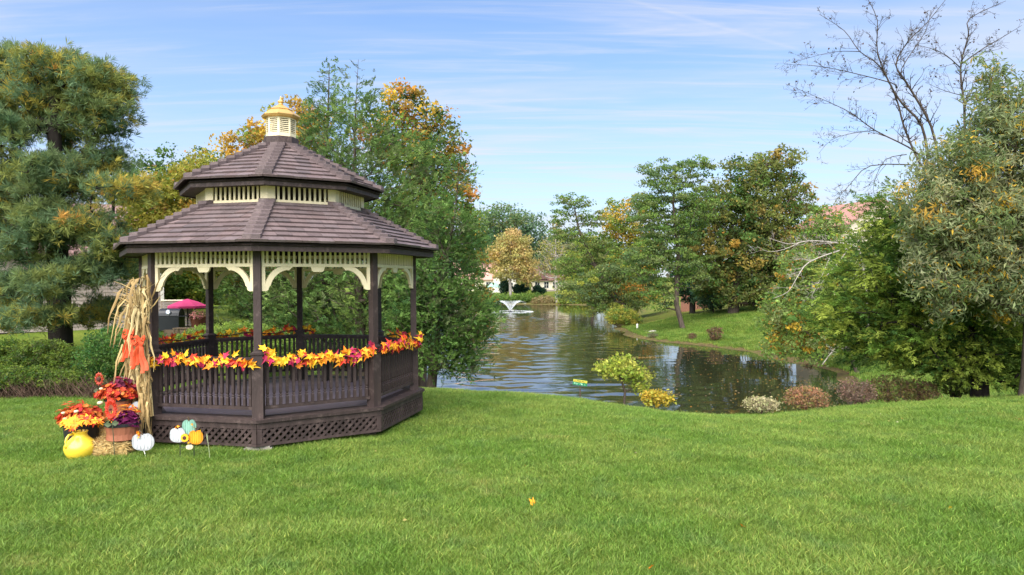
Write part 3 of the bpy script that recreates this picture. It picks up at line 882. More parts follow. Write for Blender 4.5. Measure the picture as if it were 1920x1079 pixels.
def branch_tubes(mb, nodes, par, rad, col=None):
    nodes = np.asarray(nodes); par = np.asarray(par); rad = np.asarray(rad)
    e = np.where(par >= 0)[0]
    for lo, hi, k in ((0.05, 9, 8), (0.02, 0.05, 5), (0, 0.02, 3)):
        s = e[(rad[e] >= lo) & (rad[e] < hi)]
        if len(s) == 0: continue
        a, b = nodes[par[s]], nodes[s]
        d = unit(b-a)
        up = np.where(np.abs(d[:, 2:3]) > 0.95, np.array([[1., 0, 0]]), np.array([[0, 0, 1.]]))
        u = unit(np.cross(d, up)); w = np.cross(d, u)
        an = np.arange(k)*2*math.pi/k
        ring = u[:, None]*np.cos(an)[None, :, None] + w[:, None]*np.sin(an)[None, :, None]
        r0 = np.minimum(rad[par[s]], rad[s]*1.5); r1 = rad[s]
        v = np.concatenate([a[:, None]-d[:, None]*r0[:, None, None]*0.3 + ring*r0[:, None, None], b[:, None] + ring*r1[:, None, None]], 1)
        base = (np.arange(len(s))*2*k)[:, None, None]
        j = np.arange(k); j2 = (j+1) % k
        f = np.stack([j, j2, j2+k, j+k], 1)[None] + base
        mb.add(v.reshape(-1, 3), f.reshape(-1, 4), col)
def skeleton(trunk, tips, rs, seg=0.5, up_pen=0.8, wig=0.06, sag=0.0):
    """trunk polyline then every tip joined to the nearest limb below it"""
    nodes, par = [], []
    for i in range(len(trunk)-1):
        a, b = np.asarray(trunk[i], float), np.asarray(trunk[i+1], float)
        n = max(1, int(np.linalg.norm(b-a)/seg))
        for j in range(n):
            nodes.append(a + (b-a)*j/n); par.append(len(nodes)-2)
    nodes.append(np.asarray(trunk[-1], float)); par.append(len(nodes)-2)
    nt = len(nodes)
    tr = np.array(nodes)
    dist = np.array([np.min(np.linalg.norm(tr - t, axis=1)) for t in tips])
    cap = nt + len(tips)*12
    arr = np.zeros((cap, 3)); arr[:nt] = tr; depth = np.zeros(cap); cnt = nt
    par = list(par); tipid = np.zeros(len(tips), int)
    for ti in np.argsort(dist):
        p = tips[ti]
        dv = p - arr[:cnt]
        dl = np.linalg.norm(dv, axis=1)
        cost = dl*(1 + up_pen*np.clip(-dv[:, 2]/np.maximum(dl, 1e-6), 0, 1) + 0.3*np.clip(0.25-dv[:, 2]/np.maximum(dl, 1e-6), 0, 1))
        cost[0:2] += 5
        j = int(np.argmin(cost))
        a = arr[j]; L = dl[j]
        n = int(min(10, max(1, round(L/seg))))
        off = rs.normal(size=3)*wig*L
        prev = j
        for q in range(1, n+1):
            t = q/n
            pt = a + (p-a)*t + off*math.sin(math.pi*t) + np.array((0, 0, -sag*L*4*t*(1-t)))
            arr[cnt] = pt; par.append(prev); prev = cnt; cnt += 1
        tipid[ti] = prev
    return arr[:cnt], np.array(par), tipid, nt
def radii(nodes, par, base_r, tip_r=0.006, ex=0.5):
    w = np.ones(len(par))
    for i in range(len(par)-1, 0, -1):
        if par[i] >= 0: w[par[i]] += w[i]*1.0
    r = base_r*(w/w[0])**ex
    return np.maximum(r, tip_r)
def sample_lobes(lobes, n, rs, shell=0.45, stray=0.10):
    """points in a union of ellipsoids, thicker towards the outside; lobes: centre(3), radii(3), weight"""
    wt = np.array([l[2] for l in lobes], float); wt /= wt.sum()
    ch = rs.choice(len(lobes), n, p=wt)
    d = unit(rs.normal(size=(n, 3)))
    rad = rs.random(n)**shell
    rad = np.where(rs.random(n) < stray, rad*(1+0.28*rs.random(n)), rad)
    c = np.array([l[0] for l in lobes])[ch]; r = np.array([l[1] for l in lobes])[ch]
    return c + d*rad[:, None]*r, ch
def spaced(pts, dmin):
    """thin out points closer than dmin"""
    cell = {}; keep = []
    for i, p in enumerate(pts):
        k = tuple((p/dmin).astype(int)); ok = True
        for dx in (-1, 0, 1):
            for dy in (-1, 0, 1):
                for dz in (-1, 0, 1):
                    for q in cell.get((k[0]+dx, k[1]+dy, k[2]+dz), ()):
                        if np.sum((pts[q]-p)**2) < dmin*dmin: ok = False; break
                    if not ok: break
                if not ok: break
            if not ok: break
        if ok:
            cell.setdefault(k, []).append(i); keep.append(i)
    return np.array(keep)
def palette(cols, w, n, rs, sm=0.25):
    """n colours from a weighted palette, softened between neighbours in the list"""
    cols = np.array(cols, float); w = np.array(w, float); w /= w.sum()
    a = cols[rs.choice(len(cols), n, p=w)]; b = cols[rs.choice(len(cols), n, p=w)]
    t = rs.random((n, 1))*sm*2
    return a*(1-t) + b*t
# leaf shapes, x along the stalk
LEAF_OVAL = (np.array([(-0.5, 0, 0), (-0.05, 0.30, 0.07), (0.5, 0, -0.05), (-0.05, -0.30, 0.07)]), np.array([(0, 1, 2, 3)]))
LEAF_LONG = (np.array([(-0.5, 0, 0), (0.0, 0.13, 0.04), (0.5, 0, -0.08), (0.0, -0.13, 0.04)]), np.array([(0, 1, 2, 3)]))
def _tuft_pine(k, rs):
    v, f = [], []
    for i in range(k):
        d = unit(np.array([0.9, 0, 0]) + rs.normal(size=3)*0.62)
        s = unit(np.cross(d, rs.normal(size=3)))*0.040
        L = rs.uniform(0.75, 1.05)
        b = len(v); v += [d*0.02, d*L*0.55+s, d*L, d*L*0.55-s]; f.append((b, b+1, b+2, b+3))
    return np.array(v), np.array(f)
def _spray_cedar(k, rs, droop=0.0, wid=0.05, fan=0.6):
    """a feathery shoot: small scale-leaf blades left and right of a stem"""
    v, f = [], []
    for i in range(k):
        t = (i+0.5)/k; sgn = 1 if i % 2 else -1
        base = np.array([t*0.75, 0, -droop*t*t])
        d = unit(np.array([0.75, sgn*fan*(1.1-0.5*t), rs.normal()*0.28]))
        L = (0.42 - 0.18*t)*rs.uniform(0.8, 1.2)
        n = unit(np.cross(d, np.array([0.1, 0.1, 1.0]) + rs.normal(size=3)*0.35))*wid
        b = len(v); v += [base, base+d*L*0.45+n, base+d*L, base+d*L*0.45-n]; f.append((b, b+1, b+2, b+3))
    d = np.array([1.0, 0, -droop]); b = len(v); v += [np.array([0.3, 0, 0]), np.array([0.7, wid*0.8, 0.02]), d, np.array([0.7, -wid*0.8, 0.02])]; f.append((b, b+1, b+2, b+3))
    return np.array(v), np.array(f)
_rs0 = np.random.default_rng(77)
PINES = [_tuft_pine(14, _rs0) for _ in range(4)]
CEDARS = [_spray_cedar(7, _rs0, 0.0, 0.066) for _ in range(4)]
FERNY = [_spray_cedar(8, _rs0, 0.12, 0.06, 0.7) for _ in range(4)]

def px_lobe(px, py, d, rx, ry, rz=None, w=None):
    """ellipsoid given by its centre and half-sizes in photo pixels at distance d; rz metres deep"""
    c = at(px, py, d); s = d/F_PX
    rxm, rym = rx*s, ry*s
    rzm = rz if rz else (rxm+rym)*0.5
    return (c, np.array((rxm, rzm, rym)), w if w else rxm*rym*rzm)
def tree(name, label, cat, base, lobes, trunk_r, seed, tips=240, tip_gap=0.5, leaf='oval', leaf_n=60, leaf_size=0.16, clump=0.55, pal=None, autumn=None, bark=None, trunk=None,
         group=None, seg=0.5, sag=0.0, up=0.35, jit=0.22, extra_inner=0.0, flat=0.75, crown_name='crown', tip_r=0.006, rexp=0.5, shell=0.45, wig=0.06, outward=0.6, up_pen=0.8, trim=None, clump_var=0.35, stray=0.10):
    """a tree: tapered trunk and limbs, crown of leaf-sized blades clustered round the twig ends.
    pal: (colours, weights); autumn: f(points)-> 0..1 share of the second palette autumn_pal"""
    rs = np.random.default_rng(seed)
    base = np.asarray(base, float)
    root = empty(name, base)
    tag(root, label, cat, group)
    pts, ch = sample_lobes(lobes, tips*5, rs, shell, stray)
    if trim is not None:
        ok = trim(pts); pts, ch = pts[ok], ch[ok]
    g = ground_z(pts[:, 0], pts[:, 1])
    ok = pts[:, 2] > g + 0.15; pts, ch = pts[ok], ch[ok]
    keep = spaced(pts, tip_gap)[:tips]; pts, ch = pts[keep], ch[keep]
    if trunk is None:
        cm = sum(l[0]*l[2] for l in lobes)/sum(l[2] for l in lobes)
        top = max(l[0][2]+l[1][2]*0.55 for l in lobes)
        tl = max(lobes, key=lambda l: l[0][2])
        trunk = [base + np.array((0, 0, -0.25)), base + (np.array((cm[0], cm[1], base[2]+(tl[0][2]-base[2])*0.5))-base)*np.array((0.6, 0.6, 1)), np.array((tl[0][0], tl[0][1], tl[0][2]+tl[1][2]*0.2))]
    nodes, par, tipid, nt = skeleton(trunk, pts, rs, seg, up_pen=up_pen, sag=sag, wig=wig)
    rad = radii(nodes, par, trunk_r, tip_r, rexp)
    rad[0] *= 1.35
    mb = MB(); branch_tubes(mb, nodes - base, par, rad)
    mb.build('trunk', bark or BARK, root, smooth=True)
    # foliage
    mb = MB()
    n = len(pts)
    cols, wts = pal
    cc = palette(cols, wts, n, rs)
    if autumn:
        ac, aw, fn = autumn
        ca = palette(ac, aw, n, rs); a = fn(pts, rs)
        pick = (rs.random(n) < (a if leaf in ('oval', 'long') else a*0.22))[:, None]
        cc = np.where(pick, ca, cc)
    tr = np.array(trunk)
    axis_pt = np.stack([np.interp(pts[:, 2], tr[:, 2], tr[:, i]) for i in range(3)], -1)
    outd = unit(pts - axis_pt + 1e-6)
    pdir = unit(pts - nodes[par[tipid]])
    cs = clump*(1 + rs.uniform(-clump_var, clump_var, n))
    if leaf in ('oval', 'long'):
        m = leaf_n
        off = rs.normal(size=(n, m, 3)); off = unit(off)*(rs.random((n, m, 1))**0.5)
        off[..., 2] *= flat
        P = (pts[:, None] + off*cs[:, None, None]).reshape(-1, 3)
        K = len(P)
        nrm = unit(unit(off.reshape(-1, 3))*0.55 + np.array((0, 0, up)) + rs.normal(size=(K, 3))*0.75)
        u = unit(np.cross(nrm, rs.normal(size=(K, 3)))); 
        if leaf == 'long':
            u = unit(u + np.array((0, 0, -0.35)))
            nrm = unit(nrm - u*np.sum(u*nrm, 1, keepdims=True))
        fr = np.stack([u, np.cross(nrm, u), nrm], -1)
        c2 = np.repeat(cc, m, 0)
        c2 = c2*(1 + rs.normal(size=(K, 1))*0.14) + rs.normal(size=(K, 3))*0.006
        if autumn:
            sw = rs.random(K) < 0.06
            c2[sw] = palette(autumn[0], autumn[1], int(sw.sum()), rs)
        pv, pf = LEAF_OVAL if leaf == 'oval' else LEAF_LONG
        stamp(mb, pv, pf, P, fr, leaf_size*rs.uniform(0.45, 1.4, K), np.clip(c2, 0.008, 1), 0.0, rs)
        M_ = LEAF
    else:
        shapes = {'pine': PINES, 'cedar': CEDARS, 'ferny': FERNY}[leaf]
        m = leaf_n
        t = rs.random((n, m, 1))
        # shoots spread back along the twig
        off = rs.normal(size=(n, m, 3))*np.array((1, 1, flat))*0.5
        P = (pts[:, None] + off*cs[:, None, None]).reshape(-1, 3)
        K = len(P)
        d = unit(np.repeat(outd*outward + pdir*0.5, m, 0) + rs.normal(size=(K, 3))*0.5 + np.array((0, 0, up)))
        c2 = np.repeat(cc, m, 0)*(1 + rs.normal(size=(K, 1))*0.15)
        if autumn:
            ac, aw, fn = autumn
            a = np.repeat(fn(pts, rs), m)*0.5
            sw = rs.random(K) < a
            c2[sw] = palette(ac, aw, int(sw.sum()), rs)
        which = rs.integers(0, len(shapes), K)
        if leaf == 'pine':
            fr = frames(d, rs)
        else:
            upv = unit(np.array((0, 0, 1.0)) + rs.normal(size=(K, 3))*0.45)
            s_ = unit(np.cross(upv, d)); fr = np.stack([d, s_, np.cross(d, s_)], -1)
        S = leaf_size*rs.uniform(0.7, 1.3, K)
        for w_ in range(len(shapes)):
            q = which == w_
            stamp(mb, shapes[w_][0], shapes[w_][1], P[q], fr[q], S[q], np.clip(c2[q], 0.006, 1), jit, rs)
        M_ = NEEDLE
    me = mb
    me.v = [v - base for v in me.v]
    me.build(crown_name, M_, root)
    return root
def gnd(px, d, dy=0.0):
    """point on the ground below photo column px at distance d"""
    p = at(px, 600, d); return np.array((p[0], d, gz(p[0], d) + dy))
# palettes (albedo)
G_DEEP = (0.042, 0.080, 0.022); G_MID = (0.072, 0.122, 0.028); G_LITE = (0.110, 0.170, 0.034); G_YEL = (0.20, 0.21, 0.035)
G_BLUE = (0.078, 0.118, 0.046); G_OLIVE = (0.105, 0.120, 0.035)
A_YEL = (0.40, 0.27, 0.035); A_ORG = (0.34, 0.150, 0.032); A_RUST = (0.24, 0.095, 0.030); A_GOLD = (0.34, 0.21, 0.04)
AUT = ([A_YEL, A_ORG, A_GOLD, A_RUST, (0.24, 0.18, 0.04)], [0.8, 0.7, 1.1, 0.6, 1.2])
def autumn_noise(scale, lo, hi, seed, k=1.0):
    ph = np.random.default_rng(seed).uniform(0, 6.28, 6)
    def fn(p, rs):
        v = np.sin(p[:, 0]*scale+ph[0])*np.sin(p[:, 1]*scale*0.8+ph[1]) + np.sin(p[:, 2]*scale*1.1+ph[2])*0.8 + np.sin((p[:, 0]+p[:, 2])*scale*0.6+ph[3])*0.6
        return k*np.clip((v/2.4*0.5+0.5-lo)/(hi-lo), 0, 1)
    return fn

# ---- white pine behind the hedge on the left: tiers of boughs
d = 21.0
pine_lobes = []
_rp = np.random.default_rng(17)
for y_, x0_, x1_ in ((590, -80, 120), (568, 130, 250), (530, -80, 200), (505, 150, 245), (462, 20, 248), (440, -90, 120), (395, -90, 215), (355, 120, 250), (312, -90, 190), (285, 130, 245), (250, -90, 218), (208, -90, 220), (168, -70, 222), (142, -40, 200), (145, 190, 222), (345, -90, 110), (120, 60, 130), (122, -60, 20)):
    k_ = max(1, int((x1_-x0_)/62))
    for q_ in range(k_):
        pine_lobes.append(px_lobe(x0_+(q_+0.5)*(x1_-x0_)/k_ + _rp.normal()*8, y_+_rp.normal()*8, d+_rp.normal()*0.7, 44, 23+_rp.random()*9, 1.2, 1.0))
tree('pine_tree', 'tall white pine with yellowing needles behind the hedge on the left', 'pine tree', gnd(112, d),
     pine_lobes,
     0.33, 21, tips=1300, tip_gap=0.19, leaf='pine', leaf_n=13, leaf_size=0.24, clump=0.36, bark=BARK_DARK,
     pal=([(0.044, 0.076, 0.036), (0.074, 0.114, 0.058), (0.125, 0.138, 0.036), (0.078, 0.108, 0.040)], [0.7, 1.2, 1.2, 1]),
     autumn=([(0.24, 0.18, 0.035), (0.19, 0.17, 0.035), (0.24, 0.12, 0.03)], [0.8, 1.6, 0.15], autumn_noise(1.5, 0.40, 0.90, 4, 0.70)),
     trunk=[gnd(115, d, -0.2), at(108, 480, d), at(104, 300, d), at(98, 120, d)], up=0.45, seg=0.4, outward=0.7, flat=0.55, up_pen=0.3)
# a few bare leader shoots along its top
# ---- red cedars and maples behind the gazebo
CED = ([(0.032, 0.066, 0.020), (0.064, 0.108, 0.028), (0.098, 0.142, 0.036), (0.078, 0.092, 0.042)], [0.8, 1.3, 1.1, 0.7])
d = 25.0
tree('cedar_tree', 'broad dark green red cedar rising to a pointed top directly behind the gazebo', 'cedar tree', gnd(672, d),
     [px_lobe(672, 140, d, 16, 34, 0.3), px_lobe(668, 200, d, 50, 55, 0.9), px_lobe(690, 290, d, 90, 65, 1.5), px_lobe(640, 380, d, 120, 70, 1.9), px_lobe(740, 400, d, 105, 90, 1.9), px_lobe(640, 490, d, 150, 75, 2.2), px_lobe(800, 300, d, 45, 60, 1.2), px_lobe(760, 520, d, 110, 80, 2.0), px_lobe(600, 590, d, 160, 60, 2.2), px_lobe(760, 610, d, 100, 70, 1.9), px_lobe(650, 655, d, 150, 38, 1.8), px_lobe(520, 640, d, 70, 40, 1.4)],
     0.24, 31, tips=1100, tip_gap=0.25, leaf='cedar', leaf_n=13, leaf_size=0.31, clump=0.42, pal=CED, bark=BARK, trunk=[gnd(680, d, -0.2), at(668, 400, d), at(664, 250, d), at(672, 112, d)], up=0.25, up_pen=0.4)
tree('cedar_tree', 'slimmer red cedar with ragged spire just behind the gazebo cupola', 'cedar tree', gnd(612, 26.5),
     [px_lobe(618, 150, 26.5, 20, 38, 0.4), px_lobe(592, 165, 26.5, 12, 26, 0.3), px_lobe(612, 220, 26.5, 42, 60, 1.0), px_lobe(600, 320, 26.5, 70, 80, 1.4), px_lobe(560, 430, 26.5, 90, 90, 1.7), px_lobe(500, 540, 26.5, 80, 70, 1.6)],
     0.2, 32, tips=560, tip_gap=0.27, leaf='cedar', leaf_n=14, leaf_size=0.29, clump=0.42, pal=CED, trunk=[gnd(612, 26.5, -0.2), at(610, 350, 26.5), at(618, 120, 26.5)], up=0.3, up_pen=0.4)
d = 23.5
tree('cedar_tree', 'spreading low cedar whose skirts hang over the pond edge right of the gazebo', 'cedar tree', gnd(810, d),
     [px_lobe(862, 335, d, 20, 45, 0.5), px_lobe(840, 440, d, 55, 70, 1.2), px_lobe(820, 540, d, 75, 70, 1.5), px_lobe(850, 620, d, 55, 45, 1.2), px_lobe(815, 660, d, 75, 38, 1.4), px_lobe(780, 580, d, 60, 90, 1.4), px_lobe(872, 655, d, 32, 36, 0.8, 1.6), px_lobe(895, 600, d, 28, 45, 0.8, 1.6), px_lobe(855, 690, d, 36, 16, 0.8, 0.7)],
     0.17, 33, tips=640, tip_gap=0.24, leaf='cedar', leaf_n=15, leaf_size=0.26, clump=0.38, pal=([(0.030, 0.066, 0.020), (0.062, 0.112, 0.026), (0.090, 0.142, 0.034), (0.080, 0.092, 0.042)], [0.9, 1.4, 0.9, 0.5]), trunk=[gnd(805, d, -0.2), at(822, 560, d), at(850, 420, d), at(865, 290, d)], up=0.15, up_pen=0.4)
d = 30.0
tree('maple_tree', 'maple turning orange at its top behind the cedar right of the cupola', 'maple tree', gnd(785, d),
     [px_lobe(765, 185, d, 40, 30, 0.9), px_lobe(820, 230, d, 35, 45, 1.0), px_lobe(740, 250, d, 70, 60, 1.6), px_lobe(800, 310, d, 65, 60, 1.6), px_lobe(870, 380, d, 40, 50, 1.2), px_lobe(880, 470, d, 35, 70, 1.3), px_lobe(885, 585, d, 44, 60, 1.3), px_lobe(840, 300, d, 40, 50, 1.3), px_lobe(780, 420, d, 90, 80, 2.0)],
     0.22, 34, tips=330, tip_gap=0.4, leaf='oval', leaf_n=85, leaf_size=0.16, clump=0.52, pal=([G_MID, G_DEEP, G_LITE, G_OLIVE], [1, 0.8, 0.8, 0.8]), autumn=(*AUT, lambda p, rs: np.clip((p[:, 2]-4.5)/6, 0.12, 0.42)), trunk=[gnd(790, d, -0.2), at(790, 420, d), at(800, 200, d)])
d = 34.0
tree('maple_tree', 'orange and yellow maple showing behind the gazebo cupola on its left', 'maple tree', gnd(500, d),
     [px_lobe(558, 212, d, 36, 36, 1.2), px_lobe(560, 260, d, 60, 60, 1.6), px_lobe(490, 265, d, 50, 42, 1.4), px_lobe(440, 290, d, 42, 38, 1.2), px_lobe(405, 320, d, 32, 30, 1.0), px_lobe(500, 360, d, 120, 70, 2.2), px_lobe(400, 420, d, 70, 70, 2.0), px_lobe(520, 460, d, 100, 70, 2.0)],
     0.24, 35, tips=330, tip_gap=0.42, leaf='oval', leaf_n=80, leaf_size=0.19, clump=0.58, pal=([G_LITE, G_YEL, G_OLIVE], [0.8, 1, 1]), autumn=(*AUT, lambda p, rs: np.clip((p[:, 2]-3.5)/4, 0.1, 0.85)))
d = 26.5
tree('maple_tree', 'yellow-green tree filling the gap between pine and gazebo roof', 'maple tree', gnd(238, d),
     [px_lobe(340, 345, d, 60, 40, 1.0), px_lobe(285, 380, d, 50, 60, 1.1), px_lobe(385, 325, d, 40, 35, 0.9), px_lobe(330, 425, d, 85, 60, 1.3), px_lobe(270, 470, d, 60, 60, 1.2), px_lobe(400, 470, d, 90, 50, 1.3)],
     0.16, 36, tips=330, tip_gap=0.33, leaf='oval', leaf_n=75, leaf_size=0.14, clump=0.45, pal=([(0.24, 0.23, 0.04), G_YEL, (0.29, 0.25, 0.05), G_LITE], [1.2, 1.0, 0.9, 0.7]), autumn=(*AUT, autumn_noise(0.8, 0.5, 1.0, 9, 0.3)))
d = 58.0
tree('oak_tree', 'distant dark green treetop just above the yellow tree left of the gazebo roof', 'oak tree', gnd(310, d),
     [px_lobe(315, 305, d, 50, 22, 2), px_lobe(260, 330, d, 55, 40, 2), px_lobe(380, 330, d, 60, 45, 2), px_lobe(310, 400, d, 120, 70, 4)],
     0.25, 37, tips=220, tip_gap=0.7, leaf='oval', leaf_n=60, leaf_size=0.28, clump=0.8, pal=([G_MID, G_BLUE, G_DEEP], [1, 1, 0.7]))
d = 46.0
for i, (px, py, rx, ry, lab, pal_) in enumerate([(440, 545, 70, 40, 'yellow-green shrub tree behind the patio seen through the gazebo', [G_LITE, G_YEL, G_MID]), (345, 535, 62, 42, 'olive leafy tree behind the pink umbrella', [G_MID, G_LITE, G_YEL]), (520, 560, 70, 55, 'dark green bush behind the patio seen through the gazebo', [G_MID, G_DEEP, G_LITE])]):
    tree('shrub_tree', lab, 'shrub', gnd(px, d-i*6), [px_lobe(px, py, d-i*6, rx, ry, 1.6), px_lobe(px-30, py+20, d-i*6, rx*.7, ry*.6, 1.4)], 0.1, 380+i, tips=150, tip_gap=0.4, leaf='oval', leaf_n=80, leaf_size=0.19, clump=0.6, pal=(pal_, [1, 1, 0.6]))
# ---- hedge junipers on the left
JUN = ([(0.036, 0.070, 0.014), (0.072, 0.112, 0.018), (0.112, 0.145, 0.024), (0.055, 0.066, 0.022)], [1, 1.3, 0.8, 0.4])
def shrub(name, label, cat, px, d, lobes, seed, tips, leaf='oval', leaf_n=38, leaf_size=0.055, clump=0.13, pal=JUN, gap=0.075, tr=0.03, **kw):
    b = gnd(px, d)
    cm = sum(l[0]*l[2] for l in lobes)/sum(l[2] for l in lobes)
    kw.setdefault('trunk', [b+np.array((0, 0, -0.05)), b*0.6+cm*0.4, cm])
    return tree(name, label, cat, b, lobes, tr, seed, tips=tips, tip_gap=gap, leaf=leaf, leaf_n=leaf_n, leaf_size=leaf_size, clump=clump, pal=pal, seg=0.2, tip_r=kw.pop('tip_r', 0.004), shell=kw.pop('shell', 0.14), stray=kw.pop('stray', 0.0), **kw)
shrub('juniper_shrub', 'clipped mounded juniper at the back of the hedge under the pine', 'shrub', 60, 17.6, [px_lobe(-40, 668, 17.6, 55, 28, 0.8), px_lobe(20, 672, 17.9, 50, 34, 0.8), px_lobe(80, 668, 17.5, 52, 30, 0.8), px_lobe(135, 678, 17.6, 42, 26, 0.7), px_lobe(30, 695, 17.3, 60, 24, 0.7), px_lobe(105, 694, 17.2, 50, 22, 0.7)], 51, 900, up=0.6, bark=BARK_DARK)
shrub('juniper_shrub', 'low spreading juniper with bare brown lower twigs at the lawn edge', 'shrub', 70, 15.6, [px_lobe(-40, 706, 15.7, 60, 18, 0.55), px_lobe(40, 710, 15.5, 62, 17, 0.55), px_lobe(115, 714, 15.6, 55, 15, 0.5), px_lobe(160, 722, 15.7, 34, 12, 0.45)], 52, 860, up=0.6, bark=BARK)
shrub('evergreen_shrub', 'dark leafy evergreen shrub between the hedge and the corn stalks', 'shrub', 220, 17.2, [px_lobe(215, 665, 17.2, 55, 50, 0.8), px_lobe(260, 660, 17.2, 50, 45, 0.8), px_lobe(190, 700, 17.2, 40, 28, 0.6)], 53, 420, leaf='oval', leaf_n=46, leaf_size=0.062, clump=0.2, gap=0.13, pal=([(0.035, 0.085, 0.022), (0.065, 0.125, 0.028), (0.10, 0.15, 0.035)], [1, 1.2, 0.6]))
shrub('juniper_shrub', 'smooth pale green dome of juniper behind the gazebo railing', 'shrub', 430, 19.5, [px_lobe(435, 640, 19.5, 105, 33, 1.2), px_lobe(350, 655, 19.5, 60, 24, 0.9), px_lobe(520, 655, 19.5, 60, 24, 0.9)], 54, 900, up=0.7, pal=([(0.075, 0.135, 0.022), (0.12, 0.175, 0.03), (0.15, 0.20, 0.04)], [1, 1.3, 0.9]))
# dry twigs under the hedge front
def twig_heap(name, label, px, d, half, hgt, n, seed, parent=None):
    rs = np.random.default_rng(seed); b = gnd(px, d); mb = MB(); s = d/F_PX
    for i in range(n):
        x = rs.uniform(-half, half)*s; y = rs.uniform(-0.35, 0.25)
        g0 = gz(b[0]+x, b[1]+y) - b[2]
        p0 = np.array((x, y, g0)); a = rs.uniform(-1.1, 1.1); L = rs.uniform(0.5, 1.0)*hgt
        p1 = p0 + np.array((math.sin(a)*L*0.7, rs.uniform(-.3, .3)*L, L*0.6)); p2 = p1 + np.array((math.sin(a+rs.normal()*.5)*L*.5, rs.uniform(-.2, .2)*L, L*0.4))
        mb.tube([p0, p1, p2], [0.008, 0.006, 0.003], 3)
    return tag(mb.build(name, mat('dry_twig', (0.105, 0.066, 0.045), 0.95, 0.4, 6), parent, loc=b), label, 'brushwood', kind='stuff')
twig_heap('brushwood', 'bare brown twigs showing below the front of the hedge', 70, 15.25, 140, 0.50, 700, 55)

# ---- right foreground: juniper, silvery olive tree, bare tree
d = 17.5
tree('juniper_tree', 'big juniper with bright feathery tips overhanging the lawn on the right', 'juniper tree', gnd(1838, d),
     [px_lobe(1655, 395, d, 38, 45, 0.8), px_lobe(1690, 450, d, 80, 60, 1.3), px_lobe(1635, 520, d, 75, 50, 1.2), px_lobe(1590, 590, d, 70, 45, 1.1), px_lobe(1720, 560, d, 120, 60, 1.8), px_lobe(1680, 640, d, 110, 45, 1.6), px_lobe(1830, 600, d, 130, 75, 2.0), px_lobe(1790, 680, d, 120, 35, 1.7), px_lobe(1910, 670, d, 90, 60, 1.8), px_lobe(1780, 470, d, 100, 90, 1.7), px_lobe(1900, 480, d, 90, 110, 1.8)],
     0.2, 61, tips=1150, tip_gap=0.23, leaf='ferny', leaf_n=14, leaf_size=0.29, clump=0.34, bark=BARK_DARK,
     pal=([(0.026, 0.058, 0.014), (0.065, 0.112, 0.018), (0.135, 0.165, 0.026), (0.175, 0.205, 0.036)], [0.8, 1.2, 1.2, 0.8]),
     trunk=[gnd(1838, d, -0.2), at(1835, 650, d), at(1800, 520, d), at(1740, 420, d), at(1690, 350, d)], up=0.12, outward=0.9, sag=0.04, up_pen=0.2, flat=0.5)
d = 15.2
tree('olive_tree', 'silvery olive-leaved tree with yellowing leaves at the right edge', 'tree', gnd(1915, d),
     [px_lobe(1805, 320, d, 75, 60, 1.1), px_lobe(1880, 230, d, 65, 75, 1.2), px_lobe(1860, 150, d, 35, 45, 0.6), px_lobe(1760, 400, d, 70, 65, 1.1), px_lobe(1850, 420, d, 100, 85, 1.5), px_lobe(1790, 510, d, 85, 60, 1.1), px_lobe(1890, 540, d, 60, 60, 1.1), px_lobe(1930, 350, d, 70, 120, 1.4), px_lobe(1780, 580, d, 40, 35, 0.6)],
     0.15, 62, tips=640, tip_gap=0.21, leaf='long', leaf_n=85, leaf_size=0.13, clump=0.32, bark=BARK,
     pal=([(0.165, 0.190, 0.090), (0.115, 0.150, 0.055), (0.235, 0.235, 0.125), (0.085, 0.120, 0.045)], [1.2, 1.1, 0.7, 0.7]), autumn=([A_YEL, A_GOLD], [1.3, 1], lambda p, rs: np.full(len(p), 0.035)),
     trunk=[gnd(1925, d, -0.2), at(1935, 600, d), at(1905, 430, d), at(1880, 230, d), at(1868, 110, d)], up=0.1, wig=0.12)
